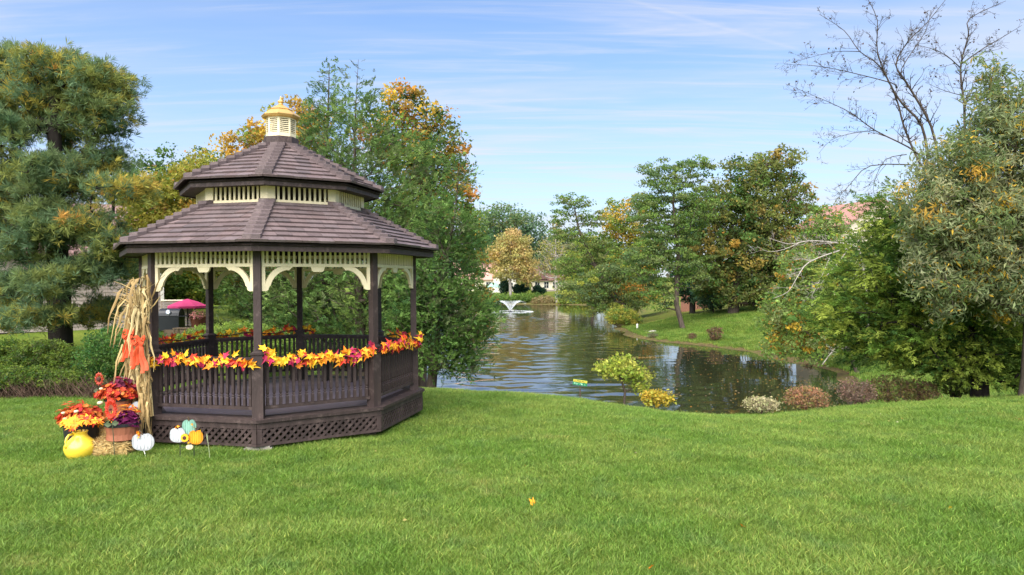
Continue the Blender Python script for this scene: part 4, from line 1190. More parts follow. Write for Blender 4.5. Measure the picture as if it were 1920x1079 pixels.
def limb_tree(name, label, cat, base, limbs, d, seed, base_r, mat_, twig_n=6, twig_len=0.7, leaf_p=0.0, leaf_col=None, leaf_s=0.05, dj=0.5, extra=None, depth_rand=0.9):
    """a leafless tree: limbs drawn as pixel paths given depth, side twigs forking off them"""
    rs = np.random.default_rng(seed)
    base = np.asarray(base, float); root = empty(name, base); tag(root, label, cat)
    mb = MB(); lv = MB(); lp = []
    def path(pts, r0, r1, lvl):
        k = len(pts)
        rad = [r0 + (r1-r0)*(i/(k-1))**0.8 for i in range(k)]
        mb.tube([p-base for p in pts], rad, 7 if r0 > 0.03 else (5 if r0 > 0.012 else 3))
        return rad
    def twigs(pts, rad, lvl, n, L):
        acc = np.cumsum([0]+[np.linalg.norm(pts[i+1]-pts[i]) for i in range(len(pts)-1)])
        for q in range(n):
            s = rs.uniform(0.18, 0.99)*acc[-1]; i = min(int(np.searchsorted(acc, s))-1, len(pts)-2); i = max(i, 0)
            t = (s-acc[i])/max(acc[i+1]-acc[i], 1e-6); p = pts[i]+(pts[i+1]-pts[i])*t
            dirn = unit(pts[i+1]-pts[i]); sd = unit(np.cross(dirn, rs.normal(size=3)))
            l_ = L*rs.uniform(0.45, 1.15)*(1.1-0.5*s/acc[-1])
            v = unit(dirn*0.75+sd*0.8+np.array((0, 0, 0.12)))
            c = [p]; 
            for j in range(3):
                v = unit(v+rs.normal(size=3)*0.22+np.array((0, 0, 0.05))); c.append(c[-1]+v*l_/3)
            r = max(min(rad[i]*0.55, 0.011 if lvl == 1 else 0.02), 0.0035)
            path(c, r, 0.0025, lvl+1)
            if lvl < 2: twigs(c, [r]*4, lvl+1, 3, l_*0.55)
            for _ in range(3):
                if rs.random() < leaf_p: lp.append(c[rs.integers(2, 4)]+rs.normal(size=3)*0.03)
    for pix, r0, r1 in limbs:
        off = 0.0; pts = []
        dd = rs.uniform(-dj, dj)
        for i, (x, y) in enumerate(pix):
            pts.append(at(x, y, d + dd*(i/(len(pix)-1)) + (0 if i == 0 else rs.normal()*0.08)))
        # smooth subdivision
        pp = [pts[0]]
        for i in range(len(pts)-1):
            for j in (1, 2, 3):
                t = j/3; q0 = pts[max(i-1, 0)]; q1, q2 = pts[i], pts[i+1]; q3 = pts[min(i+2, len(pts)-1)]
                pp.append(0.5*((2*q1)+(-q0+q2)*t+(2*q0-5*q1+4*q2-q3)*t*t+(-q0+3*q1-3*q2+q3)*t**3))
        rad = path(pp, r0, r1, 0)
        Ltot = sum(np.linalg.norm(pp[i+1]-pp[i]) for i in range(len(pp)-1))
        twigs(pp, rad, 0, int(twig_n*Ltot), twig_len)
    mb.build('trunk', mat_, root, smooth=True)
    if lp:
        P = np.array(lp)-base; K = len(P)
        fr = frames(rs.normal(size=(K, 3)), rs)
        stamp(lv, LEAF_OVAL[0], LEAF_OVAL[1], P, fr, leaf_s*rs.uniform(0.7, 1.5, K), palette(leaf_col, [1]*len(leaf_col), K, rs), 0.2, rs)
        lv.build('dry_leaves', LEAF, root)
    return root
d = 20.0
BARE_BARK = mat('bark_bare_tree', (0.062, 0.047, 0.036), 0.9, 0.4, 9, (1, 1, 0.3), 0.6)
limb_tree('bare_tree', 'nearly leafless tree reaching into the sky at the upper right', 'tree', gnd(1790, d),
  [([(1790, 745), (1775, 560), (1760, 400), (1735, 300)], 0.1152, 0.0680),
   ([(1748, 330), (1725, 307), (1696, 241), (1680, 183), (1649, 124), (1612, 97), (1583, 58), (1536, 27)], 0.0396, 0.0048),
   ([(1740, 300), (1728, 235), (1692, 195), (1668, 156), (1645, 97), (1645, 39), (1626, -4)], 0.0432, 0.0064),
   ([(1762, 320), (1746, 237), (1700, 156), (1680, 121), (1703, 78), (1738, 43), (1776, -4)], 0.0432, 0.0064),
   ([(1735, 300), (1703, 276), (1641, 245), (1595, 212), (1552, 191), (1474, 158)], 0.0288, 0.0040),
   ([(1725, 310), (1633, 311), (1594, 346), (1567, 377)], 0.0216, 0.0040),
   ([(1680, 165), (1672, 156), (1594, 136), (1532, 124), (1474, 121)], 0.0216, 0.0032),
   ([(1612, 97), (1560, 98), (1492, 116)], 0.0130, 0.0032),
   ([(1700, 156), (1690, 130), (1735, 60), (1745, 20)], 0.0216, 0.0048),
   ([(1835, 420), (1812, 300), (1808, 198), (1801, 128), (1816, 66), (1818, 35), (1886, 2)], 0.0504, 0.0056),
   ([(1801, 128), (1775, 105), (1750, 93), (1722, 85)], 0.0180, 0.0040),
   ([(1803, 120), (1847, 89), (1880, 70), (1916, 48)], 0.0216, 0.0048),
   ([(1806, 180), (1770, 170), (1735, 155)], 0.0144, 0.0032),
   ([(1700, 290), (1660, 300), (1640, 340), (1637, 372)], 0.0144, 0.0032),
   ([(1641, 245), (1600, 250), (1560, 262), (1535, 288)], 0.0130, 0.0032)],
  d, 63, 0.16, BARE_BARK, twig_n=7, twig_len=0.75, leaf_p=0.045, leaf_col=[(0.05, 0.035, 0.03), (0.09, 0.05, 0.035), (0.05, 0.06, 0.03)], leaf_s=0.06)
d = 29.5
limb_tree('dead_branch', 'pale dead branches reaching left over the green tree by the pond', 'branch', gnd(1625, d),
  [([(1628, 640), (1625, 560), (1618, 500), (1606, 463), (1560, 455), (1517, 452), (1480, 458), (1443, 447)], 0.07, 0.008),
   ([(1606, 463), (1575, 470), (1517, 492), (1495, 520), (1478, 547), (1450, 560)], 0.04, 0.007), ([(1590, 468), (1570, 495), (1548, 520), (1530, 548)], 0.03, 0.006),
   ([(1500, 455), (1470, 468), (1440, 472), (1420, 462)], 0.02, 0.005), ([(1555, 485), (1540, 520), (1520, 560)], 0.02, 0.005)],
  d, 64, 0.07, BARK_PALE, twig_n=3.2, twig_len=1.0, dj=0.3)
d = 30.0
limb_tree('fallen_branch', 'small pale fallen branch lying on the bank by the pond edge', 'branch', gnd(1575, d),
  [([(1542, 684), (1560, 660), (1578, 640), (1600, 628)], 0.028, 0.006), ([(1560, 660), (1552, 645), (1545, 635)], 0.015, 0.004), ([(1570, 650), (1585, 655), (1596, 650)], 0.015, 0.004)], d, 65, 0.04, BARK_PALE, twig_n=4, twig_len=0.5, dj=0.1)
d = 33.0
tree('maple_tree', 'light green young maple with some orange leaves leaning over the pond bank', 'maple tree', gnd(1612, d),
     [px_lobe(1545, 430, d, 45, 45, 1.1), px_lobe(1575, 500, d, 50, 60, 1.3), px_lobe(1510, 520, d, 60, 50, 1.4), px_lobe(1480, 590, d, 55, 50, 1.4), px_lobe(1540, 600, d, 60, 60, 1.4), px_lobe(1465, 645, d, 32, 38, 0.9), px_lobe(1520, 650, d, 40, 35, 1.0)],
     0.12, 66, tips=330, tip_gap=0.32, leaf='oval', leaf_n=70, leaf_size=0.15, clump=0.42, pal=([G_LITE, (0.14, 0.20, 0.05), G_MID, (0.16, 0.19, 0.07)], [1.2, 1, 0.8, 0.7]), autumn=(*AUT, lambda p, rs: np.clip(0.35-(p[:, 2]+1)*0.1, 0.02, 0.3)))
# ---- trees on the right bank
d = 62.0
tree('maple_tree', 'big full maple with a bronze tinge and thick trunk on the right bank', 'maple tree', gnd(1375, d),
     [px_lobe(1455, 310, d, 45, 32, 2.2), px_lobe(1405, 325, d, 45, 35, 2.2), px_lobe(1350, 385, d, 50, 45, 2.6), px_lobe(1425, 400, d, 70, 60, 3.2), px_lobe(1490, 380, d, 30, 55, 2.2), px_lobe(1370, 470, d, 80, 55, 3.4), px_lobe(1460, 480, d, 60, 60, 3.2), px_lobe(1345, 535, d, 50, 35, 2.6), px_lobe(1420, 545, d, 70, 35, 3.0)],
     0.5, 71, tips=520, tip_gap=0.65, leaf='oval', leaf_n=95, leaf_size=0.27, clump=0.82, pal=([G_MID, G_OLIVE, G_DEEP, (0.13, 0.15, 0.04)], [1, 1.1, 0.6, 1.0]), autumn=([A_GOLD, A_ORG, (0.22, 0.17, 0.04), (0.17, 0.14, 0.04)], [0.6, 0.3, 1.5, 1.5], autumn_noise(0.5, 0.35, 0.95, 3, 0.6)), trunk=[gnd(1374, d, -0.3), at(1380, 520, d), at(1400, 420, d), at(1440, 300, d)])
d = 58.0
tree('locust_tree', 'tall airy locust with feathery green layers and a slim trunk on the bank', 'locust tree', gnd(1278, d),
     [px_lobe(1235, 325, d, 40, 28, 1.8), px_lobe(1300, 315, d, 40, 22, 1.8), px_lobe(1265, 360, d, 60, 30, 2.2), px_lobe(1215, 395, d, 40, 35, 2.0), px_lobe(1310, 390, d, 35, 40, 2.0), px_lobe(1255, 430, d, 60, 40, 2.4), px_lobe(1215, 490, d, 50, 45, 2.2), px_lobe(1290, 490, d, 45, 50, 2.0), px_lobe(1240, 550, d, 40, 32, 1.8)],
     0.22, 72, tips=380, tip_gap=0.55, leaf='oval', leaf_n=72, leaf_size=0.20, clump=0.70, flat=0.38, pal=([G_MID, G_BLUE, G_LITE, (0.12, 0.15, 0.05)], [0.9, 0.8, 1.0, 1]), trunk=[gnd(1282, d, -0.3), at(1268, 570, d), at(1272, 480, d), at(1262, 380, d), at(1268, 310, d)])
d = 70.0
tree('spruce_tree', 'dark dense evergreen standing between the locust and the big maple', 'evergreen tree', gnd(1298, d),
     [px_lobe(1300, 440, d, 28, 60, 1.6), px_lobe(1300, 520, d, 35, 50, 1.8)], 0.3, 73, tips=170, tip_gap=0.5, leaf='oval', leaf_n=70, leaf_size=0.25, clump=0.7, pal=([(0.018, 0.045, 0.022), (0.03, 0.065, 0.03)], [1, 1]), bark=BARK_DARK)
d = 66.0
tree('shrub_tree', 'blue-green drooping shrub under the big maple on the bank', 'shrub', gnd(1340, d), [px_lobe(1335, 555, d, 32, 25, 1.4), px_lobe(1318, 540, d, 20, 25, 1.2)], 0.1, 74, tips=110, tip_gap=0.4, leaf='oval', leaf_n=60, leaf_size=0.2, clump=0.6, pal=([G_BLUE, (0.06, 0.12, 0.075)], [1, 1]))
d = 80.0
tree('maple_tree', 'yellow and orange tinted tree behind the leaning locusts', 'maple tree', gnd(1175, d),
     [px_lobe(1195, 395, d, 35, 28, 2), px_lobe(1160, 420, d, 40, 40, 2.4), px_lobe(1150, 480, d, 55, 45, 3), px_lobe(1205, 470, d, 45, 50, 3), px_lobe(1180, 540, d, 65, 40, 3), px_lobe(1130, 545, d, 40, 35, 2.4)],
     0.28, 75, tips=330, tip_gap=0.75, leaf='oval', leaf_n=80, leaf_size=0.28, clump=0.95, pal=([G_LITE, G_YEL, G_MID], [1, 1, 0.8]), autumn=([A_YEL, A_ORG, A_GOLD, (0.26, 0.21, 0.05)], [0.9, 0.4, 0.8, 1.2], autumn_noise(0.42, 0.30, 0.9, 8, 0.7)))
d = 74.0
tree('locust_tree', 'thin locust leaning left over the pond with open feathery top', 'locust tree', gnd(1185, d),
     [px_lobe(1072, 380, d, 38, 16, 1.6), px_lobe(1055, 405, d, 28, 14, 1.3), px_lobe(1105, 412, d, 30, 18, 1.5), px_lobe(1075, 440, d, 45, 16, 1.8), px_lobe(1120, 470, d, 40, 25, 1.8), px_lobe(1070, 500, d, 38, 20, 1.8)],
     0.2, 76, tips=150, tip_gap=0.6, leaf='oval', leaf_n=60, leaf_size=0.22, clump=0.8, flat=0.35, pal=([G_MID, G_OLIVE, G_LITE], [1, 1, 0.7]), trunk=[gnd(1187, d, -0.3), at(1150, 560, d), at(1112, 490, d), at(1085, 430, d), at(1074, 375, d)])
tree('locust_tree', 'lower locust with twin leaning stems dipping its foliage to the water', 'locust tree', gnd(1196, 71),
     [px_lobe(1120, 535, 71, 48, 30, 2.2), px_lobe(1160, 510, 71, 40, 28, 2), px_lobe(1080, 548, 71, 40, 22, 1.8), px_lobe(1130, 575, 71, 40, 18, 1.8), px_lobe(1185, 565, 71, 30, 28, 1.6)],
     0.2, 77, tips=190, tip_gap=0.55, leaf='oval', leaf_n=75, leaf_size=0.22, clump=0.75, flat=0.45, pal=([G_BLUE, G_MID, (0.12, 0.15, 0.05), G_YEL], [1, 0.8, 1, 0.5]), trunk=[gnd(1197, 71, -0.3), at(1172, 575, 71), at(1145, 540, 71), at(1130, 510, 71)])
shrub('bush', 'yellow-green bush at the foot of the leaning locusts', 'shrub', 1172, 68, [px_lobe(1165, 592, 68, 30, 14, 1.4), px_lobe(1185, 602, 68, 18, 9, 1)], 78, 90, leaf='oval', leaf_n=50, leaf_size=0.18, clump=0.45, gap=0.3, pal=([G_YEL, G_LITE, (0.3, 0.26, 0.05)], [1, 1, 0.8]))
# ---- far shore: distance haze painted as paler leaf colours on the farthest trees
d = 168.0
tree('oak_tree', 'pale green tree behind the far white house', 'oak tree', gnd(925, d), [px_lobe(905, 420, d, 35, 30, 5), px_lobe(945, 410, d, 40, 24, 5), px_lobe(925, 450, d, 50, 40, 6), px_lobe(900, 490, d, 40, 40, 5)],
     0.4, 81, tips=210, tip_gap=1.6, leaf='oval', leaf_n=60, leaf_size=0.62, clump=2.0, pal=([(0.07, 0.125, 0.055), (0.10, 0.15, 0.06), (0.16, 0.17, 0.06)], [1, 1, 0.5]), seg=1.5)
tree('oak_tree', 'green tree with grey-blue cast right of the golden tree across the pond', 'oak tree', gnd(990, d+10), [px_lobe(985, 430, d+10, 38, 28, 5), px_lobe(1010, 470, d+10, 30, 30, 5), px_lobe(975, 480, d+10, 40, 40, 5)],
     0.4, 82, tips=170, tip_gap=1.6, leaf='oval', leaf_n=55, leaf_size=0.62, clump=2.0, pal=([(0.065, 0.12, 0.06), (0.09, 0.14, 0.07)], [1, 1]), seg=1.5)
d = 143.0
tree('maple_tree', 'golden yellow tree in front of the far houses', 'maple tree', gnd(958, d), [px_lobe(962, 455, d, 28, 22, 3), px_lobe(940, 475, d, 25, 22, 3), px_lobe(975, 490, d, 30, 28, 3.4), px_lobe(948, 505, d, 30, 20, 3), px_lobe(985, 520, d, 22, 16, 2.4)],
     0.3, 83, tips=200, tip_gap=0.95, leaf='oval', leaf_n=60, leaf_size=0.45, clump=1.2, pal=([(0.31, 0.25, 0.09), (0.32, 0.22, 0.09), (0.25, 0.24, 0.08)], [1.2, 0.8, 0.8]), seg=1.0, bark=BARK_PALE, trunk=[gnd(958, d, -0.3), at(956, 520, d), at(958, 440, d)])
tree('ash_tree', 'sparse grey tree with pale trunk at the far water edge', 'tree', gnd(1043, 138), [px_lobe(1035, 470, 138, 28, 25, 3), px_lobe(1050, 510, 138, 25, 20, 2.6), px_lobe(1022, 500, 138, 20, 18, 2.2)],
     0.32, 84, tips=150, tip_gap=0.95, leaf='oval', leaf_n=16, leaf_size=0.34, clump=1.2, pal=([G_YEL, G_OLIVE, (0.25, 0.2, 0.08)], [1, 1, 1]), seg=1.0, bark=BARK_PALE, trunk=[gnd(1045, 138, -0.3), at(1042, 520, 138), at(1042, 440, 138)], tip_r=0.03)
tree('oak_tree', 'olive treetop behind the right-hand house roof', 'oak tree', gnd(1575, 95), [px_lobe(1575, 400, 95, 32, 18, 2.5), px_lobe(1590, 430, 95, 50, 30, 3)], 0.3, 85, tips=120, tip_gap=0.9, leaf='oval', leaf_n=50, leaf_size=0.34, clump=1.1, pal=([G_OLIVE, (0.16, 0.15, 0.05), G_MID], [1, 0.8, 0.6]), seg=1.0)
# shrubs along the far bank
for i, (px, py, rx, ry, dd, lab, pl) in enumerate([(930, 560, 30, 7, 139, 'low green shrubs along the far bank left of the fountain', [G_LITE, G_MID]), (990, 560, 35, 8, 141, 'green shrub mass on the far bank behind the fountain', [G_MID, G_LITE]), (1020, 565, 22, 6, 138.5, 'tan low shrub on the far bank', [(0.20, 0.15, 0.07), (0.16, 0.14, 0.06)]), (1075, 562, 30, 9, 136, 'yellowish shrub on the far bank right of the pale trunk', [G_YEL, G_LITE])]):
    shrub('bush', lab, 'shrub', px, dd, [px_lobe(px, py, dd, rx, ry, 1.6)], 900+i, 90, leaf='oval', leaf_n=36, leaf_size=0.36, clump=0.8, gap=0.5, pal=(pl, [1]*len(pl)))
for i, (px, py, rx, ry, lab) in enumerate([(946, 538, 8, 14, 'tall clipped dark shrub beside the far white house'), (976, 542, 14, 9, 'wide dark shrub under the golden tree'), (1007, 543, 7, 8, 'round dark shrub in front of the far beige house'), (1017, 546, 4, 4, 'small round dark shrub beside the larger round one')]):
    shrub('bush', lab, 'shrub', px, 148, [px_lobe(px, py, 148, rx, ry, 1.0)], 920+i, 80, leaf='oval', leaf_n=40, leaf_size=0.3, clump=0.5, gap=0.35, pal=([(0.02, 0.05, 0.03), (0.03, 0.06, 0.03)], [1, 1]))
# far-off wood closing the horizon, its haze put into pale leaf colours
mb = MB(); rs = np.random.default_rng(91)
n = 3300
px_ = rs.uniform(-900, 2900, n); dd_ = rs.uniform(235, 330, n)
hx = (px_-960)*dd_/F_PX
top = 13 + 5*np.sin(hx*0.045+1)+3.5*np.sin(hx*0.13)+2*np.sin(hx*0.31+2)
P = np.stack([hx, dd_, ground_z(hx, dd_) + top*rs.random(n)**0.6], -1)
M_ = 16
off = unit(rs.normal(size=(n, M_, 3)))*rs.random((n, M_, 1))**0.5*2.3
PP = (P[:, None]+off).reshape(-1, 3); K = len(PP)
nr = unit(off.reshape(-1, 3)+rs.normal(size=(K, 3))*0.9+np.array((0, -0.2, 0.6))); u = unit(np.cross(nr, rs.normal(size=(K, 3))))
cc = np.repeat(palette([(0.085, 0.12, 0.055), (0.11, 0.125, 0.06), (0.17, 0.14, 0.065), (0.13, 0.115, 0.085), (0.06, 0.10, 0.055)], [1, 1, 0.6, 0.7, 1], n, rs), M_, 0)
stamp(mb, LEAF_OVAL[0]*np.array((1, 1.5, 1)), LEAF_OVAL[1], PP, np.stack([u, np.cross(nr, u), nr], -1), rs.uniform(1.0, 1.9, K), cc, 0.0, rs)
tag(mb.build('forest', LEAF), 'distant woodland with haze-pale leaf colours beyond the far houses', 'woodland', kind='stuff')

# ---- shrubs on the near slope
d = 16.9
shrub('bush', 'lime-yellow leafy shrub on thin bare stems at the pond slope', 'shrub', 1172, d, [px_lobe(1150, 690, d, 30, 15, 0.35), px_lobe(1180, 698, d, 30, 15, 0.35), px_lobe(1203, 714, d, 20, 18, 0.3), px_lobe(1168, 680, d, 25, 12, 0.3)], 101, 120, leaf='oval', leaf_n=16, leaf_size=0.085, clump=0.17, gap=0.08, tr=0.032,
      pal=([(0.23, 0.26, 0.04), (0.17, 0.23, 0.035), (0.30, 0.29, 0.06)], [1.2, 1, 0.7]), trunk=[gnd(1168, d, -0.1), at(1172, 735, d), at(1165, 712, d)], up=0.5)
shrub('bush', 'small golden-yellow shrub low on the slope beside the lime one', 'shrub', 1236, 16.0, [px_lobe(1235, 746, 16.0, 26, 11, 0.3), px_lobe(1218, 742, 16.0, 12, 8, 0.2)], 102, 70, leaf='oval', leaf_n=13, leaf_size=0.08, clump=0.15, gap=0.08, tr=0.012, pal=([(0.31, 0.25, 0.035), (0.32, 0.20, 0.03), (0.26, 0.27, 0.04)], [1.2, 0.7, 0.8]), up=0.5)
for i, (px, py, rx, ry, dd, ln, lab, pl) in enumerate([
    (1428, 757, 30, 11, 15.2, 4, 'sparse twiggy grey-tan shrub, leftmost of those at the lawn edge', [(0.30, 0.26, 0.15), (0.22, 0.22, 0.10)]),
    (1512, 745, 38, 20, 15.6, 7, 'rounded reddish-brown shrub with green tips in front of the pond', [(0.26, 0.13, 0.07), (0.16, 0.16, 0.05), (0.20, 0.12, 0.07)]),
    (1605, 732, 32, 22, 17.0, 4, 'purplish bare twiggy shrub right of the rounded brown one', [(0.20, 0.12, 0.09), (0.15, 0.11, 0.08)]),
    (1665, 728, 42, 24, 17.4, 7, 'wide brown and green shrub in the middle of the lawn-edge row', [(0.20, 0.13, 0.06), (0.15, 0.17, 0.05)]),
    (1722, 732, 34, 20, 17.8, 6, 'pinkish-brown shrub at the right end of the lawn-edge row', [(0.27, 0.16, 0.10), (0.20, 0.18, 0.06)]),
    (1800, 720, 50, 20, 18.6, 8, 'green undergrowth bush beneath the juniper', [(0.10, 0.15, 0.03), (0.16, 0.17, 0.04)])]):
    shrub('bush', lab, 'shrub', px, dd, [px_lobe(px, py, dd, rx, ry, 0.45), px_lobe(px+rx*.4, py+ry*.2, dd, rx*.6, ry*.8, 0.4), px_lobe(px-rx*.4, py+ry*.2, dd, rx*.6, ry*.8, 0.4)], 110+i, 330, leaf='oval', leaf_n=ln, leaf_size=0.055, clump=0.09, gap=0.055, tr=0.03, pal=(pl, [1]*len(pl)), bark=mat('twig_reddish', (0.16, 0.105, 0.08), 0.9, 0.4, 6), tip_r=0.0045, up=0.3)
for i, (px, py, rx, ry, dd, lab) in enumerate([(1298, 637, 8, 11, 52, 'small rusty upright shrub on the far bank'), (1340, 625, 14, 12, 50, 'thin reddish twiggy shrub on the right bank'), (1225, 632, 10, 7, 55, 'small grey-green shrub near the water on the bank'), (1530, 690, 26, 9, 37.5, 'dark heap of brush at the water line')]):
    shrub('bush', lab, 'shrub', px, dd, [px_lobe(px, py, dd, rx, ry, 0.5)], 130+i, 90, leaf='oval', leaf_n=8, leaf_size=0.12, clump=0.2, gap=0.12, pal=([(0.13, 0.07, 0.045), (0.09, 0.07, 0.03)] if i != 2 else [(0.10, 0.12, 0.06), (0.12, 0.10, 0.05)], [1, 1]), bark=BARK_DARK if i == 3 else BARK, tip_r=0.012)

d = 50.0
tree('maple_tree', 'dense green tree in front of the right-hand house below its roof', 'maple tree', gnd(1640, d), [px_lobe(1585, 500, d, 45, 55, 2), px_lobe(1640, 520, d, 60, 70, 2.4), px_lobe(1700, 480, d, 60, 90, 2.4), px_lobe(1600, 580, d, 70, 45, 2.2), px_lobe(1690, 590, d, 70, 50, 2.2), px_lobe(1650, 450, d, 30, 30, 1.6)],
     0.25, 140, tips=330, tip_gap=0.5, leaf='oval', leaf_n=75, leaf_size=0.22, clump=0.65, pal=([G_MID, G_LITE, G_DEEP], [1, 0.7, 0.8]))
shrub('bush', 'leafy green understorey shrub on the bank left of the juniper', 'shrub', 1620, 36, [px_lobe(1600, 625, 36, 55, 32, 1.2), px_lobe(1660, 640, 36, 60, 30, 1.2)], 141, 200, leaf='oval', leaf_n=50, leaf_size=0.14, clump=0.35, gap=0.25, pal=([G_MID, G_LITE, G_DEEP], [1, 1, 0.6]))

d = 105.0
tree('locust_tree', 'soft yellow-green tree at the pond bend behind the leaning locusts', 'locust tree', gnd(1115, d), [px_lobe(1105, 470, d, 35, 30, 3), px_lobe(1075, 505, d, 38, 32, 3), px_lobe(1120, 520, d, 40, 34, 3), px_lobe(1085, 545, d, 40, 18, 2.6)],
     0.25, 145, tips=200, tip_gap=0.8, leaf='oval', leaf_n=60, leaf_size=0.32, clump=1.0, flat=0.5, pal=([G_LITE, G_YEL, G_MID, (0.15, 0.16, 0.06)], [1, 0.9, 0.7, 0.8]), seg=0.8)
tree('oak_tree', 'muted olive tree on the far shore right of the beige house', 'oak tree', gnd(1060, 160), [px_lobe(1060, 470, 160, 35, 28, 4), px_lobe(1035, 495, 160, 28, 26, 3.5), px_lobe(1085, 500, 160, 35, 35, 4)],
     0.3, 146, tips=170, tip_gap=1.2, leaf='oval', leaf_n=55, leaf_size=0.5, clump=1.5, pal=([(0.12, 0.14, 0.07), (0.16, 0.16, 0.08), (0.09, 0.13, 0.06)], [1, 0.8, 1]), seg=1.2)  # muted leaf colours stand in for distance haze
# ================================================================ buildings and patio
ROOF_MAUVE = mat('asphalt_shingle_mauve', srgb(132, 104, 100), 0.9, 0.25, 6, (1, 1, 6), 0.4, 14)
ROOF_PINK = mat('asphalt_shingle_pink', srgb(186, 142, 130), 0.9, 0.2, 4, (1, 1, 6), 0.4, 14)
ROOF_BROWN = mat('asphalt_shingle_brown', srgb(112, 84, 80), 0.9, 0.25, 4, (1, 1, 6), 0.4, 14)
SIDING = mat('taupe_siding', srgb(150, 138, 130), 0.75, 0.10, 3, bump=0.1)
SIDING_L = mat('cream_siding', srgb(222, 208, 186), 0.75, 0.08, 3, bump=0.1)
TRIM = mat('white_trim', srgb(228, 224, 214), 0.6, 0.05, 4)
GLASS = mat('window_glass', (0.03, 0.035, 0.04), 0.08, 0.1, 2, spec=0.6)
BRICK = mat('brick_wall', srgb(166, 118, 100), 0.9, 0.25, 9, bump=0.4)
WOOD = mat('weathered_wood', srgb(140, 120, 98), 0.85, 0.25, 5, (1, 1, 0.2), 0.4, 20, rnd=0.15)
WOOD_D = mat('dark_weathered_wood', srgb(84, 70, 60), 0.85, 0.25, 5, (1, 1, 0.2), 0.4, 20, rnd=0.15)
def window(parent, M, x, z, w, h, arched=False, bars=1):
    """a framed window on the wall plane y=0 of frame M (outside is -y)"""
    f = MB()
    def bx(a, b, c, d_, y0, y1): f.box(a, b, y0, y1, c, d_, M)
    t = 0.08
    bx(x-w/2-t, x-w/2, z-t, z+h+t, -0.05, 0.02); bx(x+w/2, x+w/2+t, z-t, z+h+t, -0.05, 0.02); bx(x-w/2, x+w/2, z-t, z, -0.06, 0.02)
    if arched:
        n = 10; vi = []; 
        for i in range(n):
            a0, a1 = math.pi*i/n, math.pi*(i+1)/n
            for r0, r1 in ((w/2, w/2+t),):
                q = [(x+r0*math.cos(a0), z+h+r0*math.sin(a0)), (x+r1*math.cos(a0), z+h+r1*math.sin(a0)), (x+r1*math.cos(a1), z+h+r1*math.sin(a1)), (x+r0*math.cos(a1), z+h+r0*math.sin(a1))]
                f.add([M @ Vector((p[0], y, p[1])) for y in (-0.05, 0.02) for p in q], BOXF)
    else:
        bx(x-w/2, x+w/2, z+h, z+h+t, -0.05, 0.02)
    for i in range(bars):
        xc = x-w/2+w*(i+1)/(bars+1); bx(xc-0.025, xc+0.025, z, z+h, -0.03, 0.0)
    bx(x-w/2, x+w/2, z+h*0.5-0.025, z+h*0.5+0.025, -0.032, -0.002)
    fo = f.build('window', TRIM, parent)
    g = MB()
    if arched:
        poly = [(x-w/2, z), (x+w/2, z)] + [(x+w/2*math.cos(math.pi*i/10), z+h+w/2*math.sin(math.pi*i/10)) for i in range(11)]
        n = len(poly); g.add([M @ Vector((p[0], -0.008, p[1])) for p in poly], [tuple(range(n))])
    else:
        g.add([M @ Vector(p) for p in ((x-w/2, -0.008, z), (x+w/2, -0.008, z), (x+w/2, -0.008, z+h), (x-w/2, -0.008, z+h))], [(0, 1, 2, 3)])
    g.build('pane', GLASS, fo)
def siding(parent, M, x0, x1, z0, z1, mtl, step=0.16, top=None):
    """lapped boards on a wall; top(z)-> (x0,x1) narrows them under a gable"""
    z = z0; 
    while z < z1-0.01:
        zz = min(z+step, z1); a, b = (x0, x1) if top is None else top((z+zz)/2)
        if b-a > 0.05:
            MB().add([M @ Vector(p) for p in ((a, -0.028, z), (b, -0.028, z), (b, 0, z), (a, 0, z), (a, -0.006, zz), (b, -0.006, zz), (b, 0, zz), (a, 0, zz))], BOXF).build('siding_board', mtl, parent)
        z = zz
def gable_house(name, label, loc, rz, W, D, H, RH, wall, roofm, over=0.4, gable_axis='y', boards=None):
    """W along local x, D along local y; ridge along y when gable faces the viewer ('y'), else along x"""
    root = empty(name, loc, rz); tag(root, label, 'house')
    w = MB()
    w.box(-W/2, W/2, 0, D, 0, H)
    if gable_axis == 'y':
        w.prism([(-W/2, H), (W/2, H), (0, H+RH)], 0, D)
        rf = MB(); sl = RH/(W/2)
        for s in (-1, 1):
            a = (0, H+RH+0.05); e = (s*(W/2+over), H-over*sl+0.05)
            v = [(a[0], -over, a[1]), (e[0], -over, e[1]), (e[0], D+over, e[1]), (a[0], D+over, a[1])]
            v += [(p[0], p[1], p[2]+0.14) for p in v]
            rf.add(v, BOXF)
    else:
        poly = [(0, H), (D, H), (D/2, H+RH)]
        n = 3; v = [(-W/2, p[0], p[1]) for p in poly]+[(W/2, p[0], p[1]) for p in poly]
        w.add(v, [(0, 1, 2), (5, 4, 3), (0, 3, 4, 1), (1, 4, 5, 2), (2, 5, 3, 0)])
        rf = MB(); sl = RH/(D/2)
        for s in (-1, 1):
            yc = D/2; e = yc+s*(D/2+over); ze = H-over*sl+0.05; za = H+RH+0.05
            v = [(-W/2-over, yc, za), (W/2+over, yc, za), (W/2+over, e, ze), (-W/2-over, e, ze)]
            v += [(p[0], p[1], p[2]+0.14) for p in v]
            rf.add(v, BOXF)
    w.build('wall', wall, root)
    rf.build('roof', roofm, root)
    return root
I4 = Matrix.Identity(4)
# house behind the pine: long wall facing the pond, mauve roof
d = 31.0
pr = at(306, 600, d); gl = gz(pr[0]-3, d)
lh = gable_house('house', 'taupe sided house with mauve roof half hidden behind the pine', (pr[0]-7.0*math.cos(R(29)), d-7.0*math.sin(R(29)), gl-0.1), R(29), 14.0, 9.0, 3.35, 2.3, SIDING, ROOF_MAUVE, 0.5, 'x')
siding(lh, I4, -6.9, 6.90, 0.0, 3.3, SIDING)
MB().box(6.9, 7.04, -0.05, 0.1, 0, 3.34).build('corner_board', TRIM, lh)
